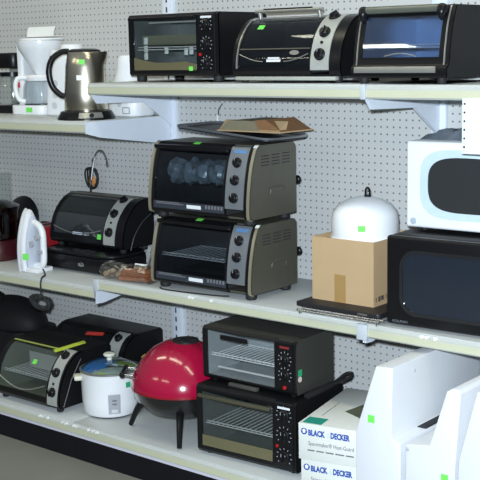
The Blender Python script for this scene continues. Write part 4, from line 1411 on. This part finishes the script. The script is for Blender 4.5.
# power cord on the lower oven
o = MB()
o.tube(spline([(39.5, -17.6, 16.9), (39.5, -14.4, 17.1), (39.4, -11.6, 17.4), (39.6, -10, 17.9), (40.1, -9.3, 17.9), (40.4, -9.9, 17.6), (40.0, -11.2, 17.3), (39.5, -12.8, 17.1)], 8), .2, 8)
o.tube(spline([(39.4, -18.6, 16.9), (39.5, -16.2, 17.0), (39.5, -13.2, 17.2)], 5), .42, 8)
o = o.build('power_cord', RUBBER)
tag(o, 'black power cord bundled on the lower boxy oven, behind the white boxes', 'cord')


# printed cartons
def bd_box(label, loc, yaw, w, d, h, top_print):
    t = thing('appliance_carton', label, 'box', loc, yaw, 'white printed appliance cartons')
    MB().box(0, w, 0, d, 0, h, .05).build('carton', mat('white_carton', (.66, .67, .62), .6, var=.04), t)
    z = h - 1.4
    text_mesh('BLACK', 1.0, 'brand_lettering', PRINTB, t, basis((1.3, -.02, z), (1, 0, 0), (0, 0, 1)), bold=.05, width=.70)
    text_mesh('&', 1.0, 'brand_lettering', PRINTLB, t, basis((3.72, -.02, z), (1, 0, 0), (0, 0, 1)), bold=.01, width=.75)
    text_mesh('DECKER', 1.0, 'brand_lettering', PRINTB, t, basis((4.25, -.02, z), (1, 0, 0), (0, 0, 1)), bold=.05, width=.66)
    lg = MB().lathe([(0, 0), (.42, 0), (.42, .02), (0, .02)], n=24, xf=basis((.75, 0, z + .42), (1, 0, 0), (0, 0, 1)))
    lg.build('logo', PRINTB, t)
    b = MB().prism([(-.16, -.2), (.16, -.2), (.16, .06), (.3, .06), (0, .34), (-.3, .06), (-.16, .06)], 0, .03, 'z'); b.xform(basis((.75, -.01, z + .42), (1, .0, .0), (0, 0, 1)))
    b.build('logo_mark', WPAPER, t, smooth=False)
    text_mesh('Spacemaker\u00ae Heat-Guard', .72, 'product_lettering', PRINTG, t, basis((1.3, -.02, z - 1.25), (1, 0, 0), (0, 0, 1)), width=.78)
    rnd = random.Random(5)
    x = 1.2
    rows = []
    while x < w - 1:
        L = rnd.uniform(.5, 1.2)
        rows.append((x, x + L, 0, .17)); x += L + .22
    marks(t, 'fine_print', PRINTG, basis((0, 0, z - 2.0), (1, 0, 0), (0, 0, 1)), rows)
    if top_print:
        MB().box(.35, 2.9, .3, 2.6, h, h + .02).build('teal_label', mat('teal_label', (.02, .30, .22), .5), t, smooth=False)
        b = MB().prism([(3.6, 6.2), (7.9, 3.4), (8.0, 9.6), (5.0, 10.6)], h, h + .02, 'z')
        b.build('top_picture', mat('dark_picture', (.10, .11, .07), .5, var=.8, scale=60), t, smooth=False)
        marks(t, 'top_print', PRINTG, basis((1.6, 3.6, h), (0, 1, 0), (-1, 0, 0)), [(0, 5.6, -.06, .04)])
    return t


bd_box('white appliance carton with blue lettering, lower of the two stacked cartons', (43.2, -25.0, Z3), 12, 8.3, 15.5, 4.5, False)
bd_box('white appliance carton with blue lettering and teal top label, upper of two stacked cartons', (43.0, -25.2, Z3 + 4.52), 12, 8.3, 15.5, 4.6, True)


# white bins at right
def white_bin(label, pts, y0, y1, parts):
    t = thing('white_bin', label, 'bin', (0, 0, 0), 0, 'white moulded bins')
    xs = [p[0] for p in pts]
    x0 = min(xs)
    t.location = Vector((x0, y0, Z3)) * I
    MB().prism([(p[0] - x0, p[1] - Z3) for p in pts], 0, y1 - y0, 'y', bev=.12, seg=3).build('body', WHITEB, t, ang=.5)
    for f in parts:
        f(t, x0, y0)
    return t


def st(x, z, w=.8, h=.8):
    return lambda t, x0, y0: sticker(t, (x - x0, -.02, z - Z3), (1, 0, 0), (0, 0, 1), w, h)


def rivet(x, y, z, ax):
    def f(t, x0, y0):
        p = Vector((x - x0, y - y0, z - Z3))
        MB().cyl(p, p + Vector(ax) * .1, .22, .15, n=14).build('rivet', MATS['grey_dial'], t)
    return f


BY0, BY1 = -26.0, -5.0


def dark_gap(t, x0, y0):  # dark sheet on the ledge, painting the shade of the open gap
    MB().prism([(56.95 - x0, -20.6 - y0), (57.85 - x0, -20.0 - y0), (57.85 - x0, -12 - y0), (56.95 - x0, -12 - y0)], 17.0 - Z3 - .2, 17.06 - Z3, 'z').build('gap_shade', SLOT, t, smooth=False)


white_bin('white moulded bin with tall sloped wall beside the printed cartons, leftmost of the bins',
          [(58.0, Z3), (58.0, 16.7), (56.75, 17.05), (56.95, 25.4), (54.7, 25.25), (51.95, 17.0), (51.9, Z3)], BY0, BY1,
          [st(54.1, 18.9, .9, .9), rivet(56.9, -21.2, 24.0, (1, 0, 0)), dark_gap])
white_bin('white moulded bin with low ledge and rounded top, second of the bins',
          [(64.9, Z3), (64.9, 15), (65.55, 24.0), (65.2, 24.35), (64.5, 24.4), (63.85, 24.0), (61.75, 17.35), (58.7, 16.85), (58.7, Z3)], BY0, BY1,
          [st(63.7, 14.0, .9, .9), rivet(58.95, -26.0, 16.3, (0, -1, 0))])
white_bin('white moulded bin with sloped wall cut off by the right frame edge',
          [(74, Z3), (74, 17), (71, 17), (70.6, 24.8), (67.5, 24.6), (65.35, 16.3), (65.2, Z3)], BY0, BY1, [])
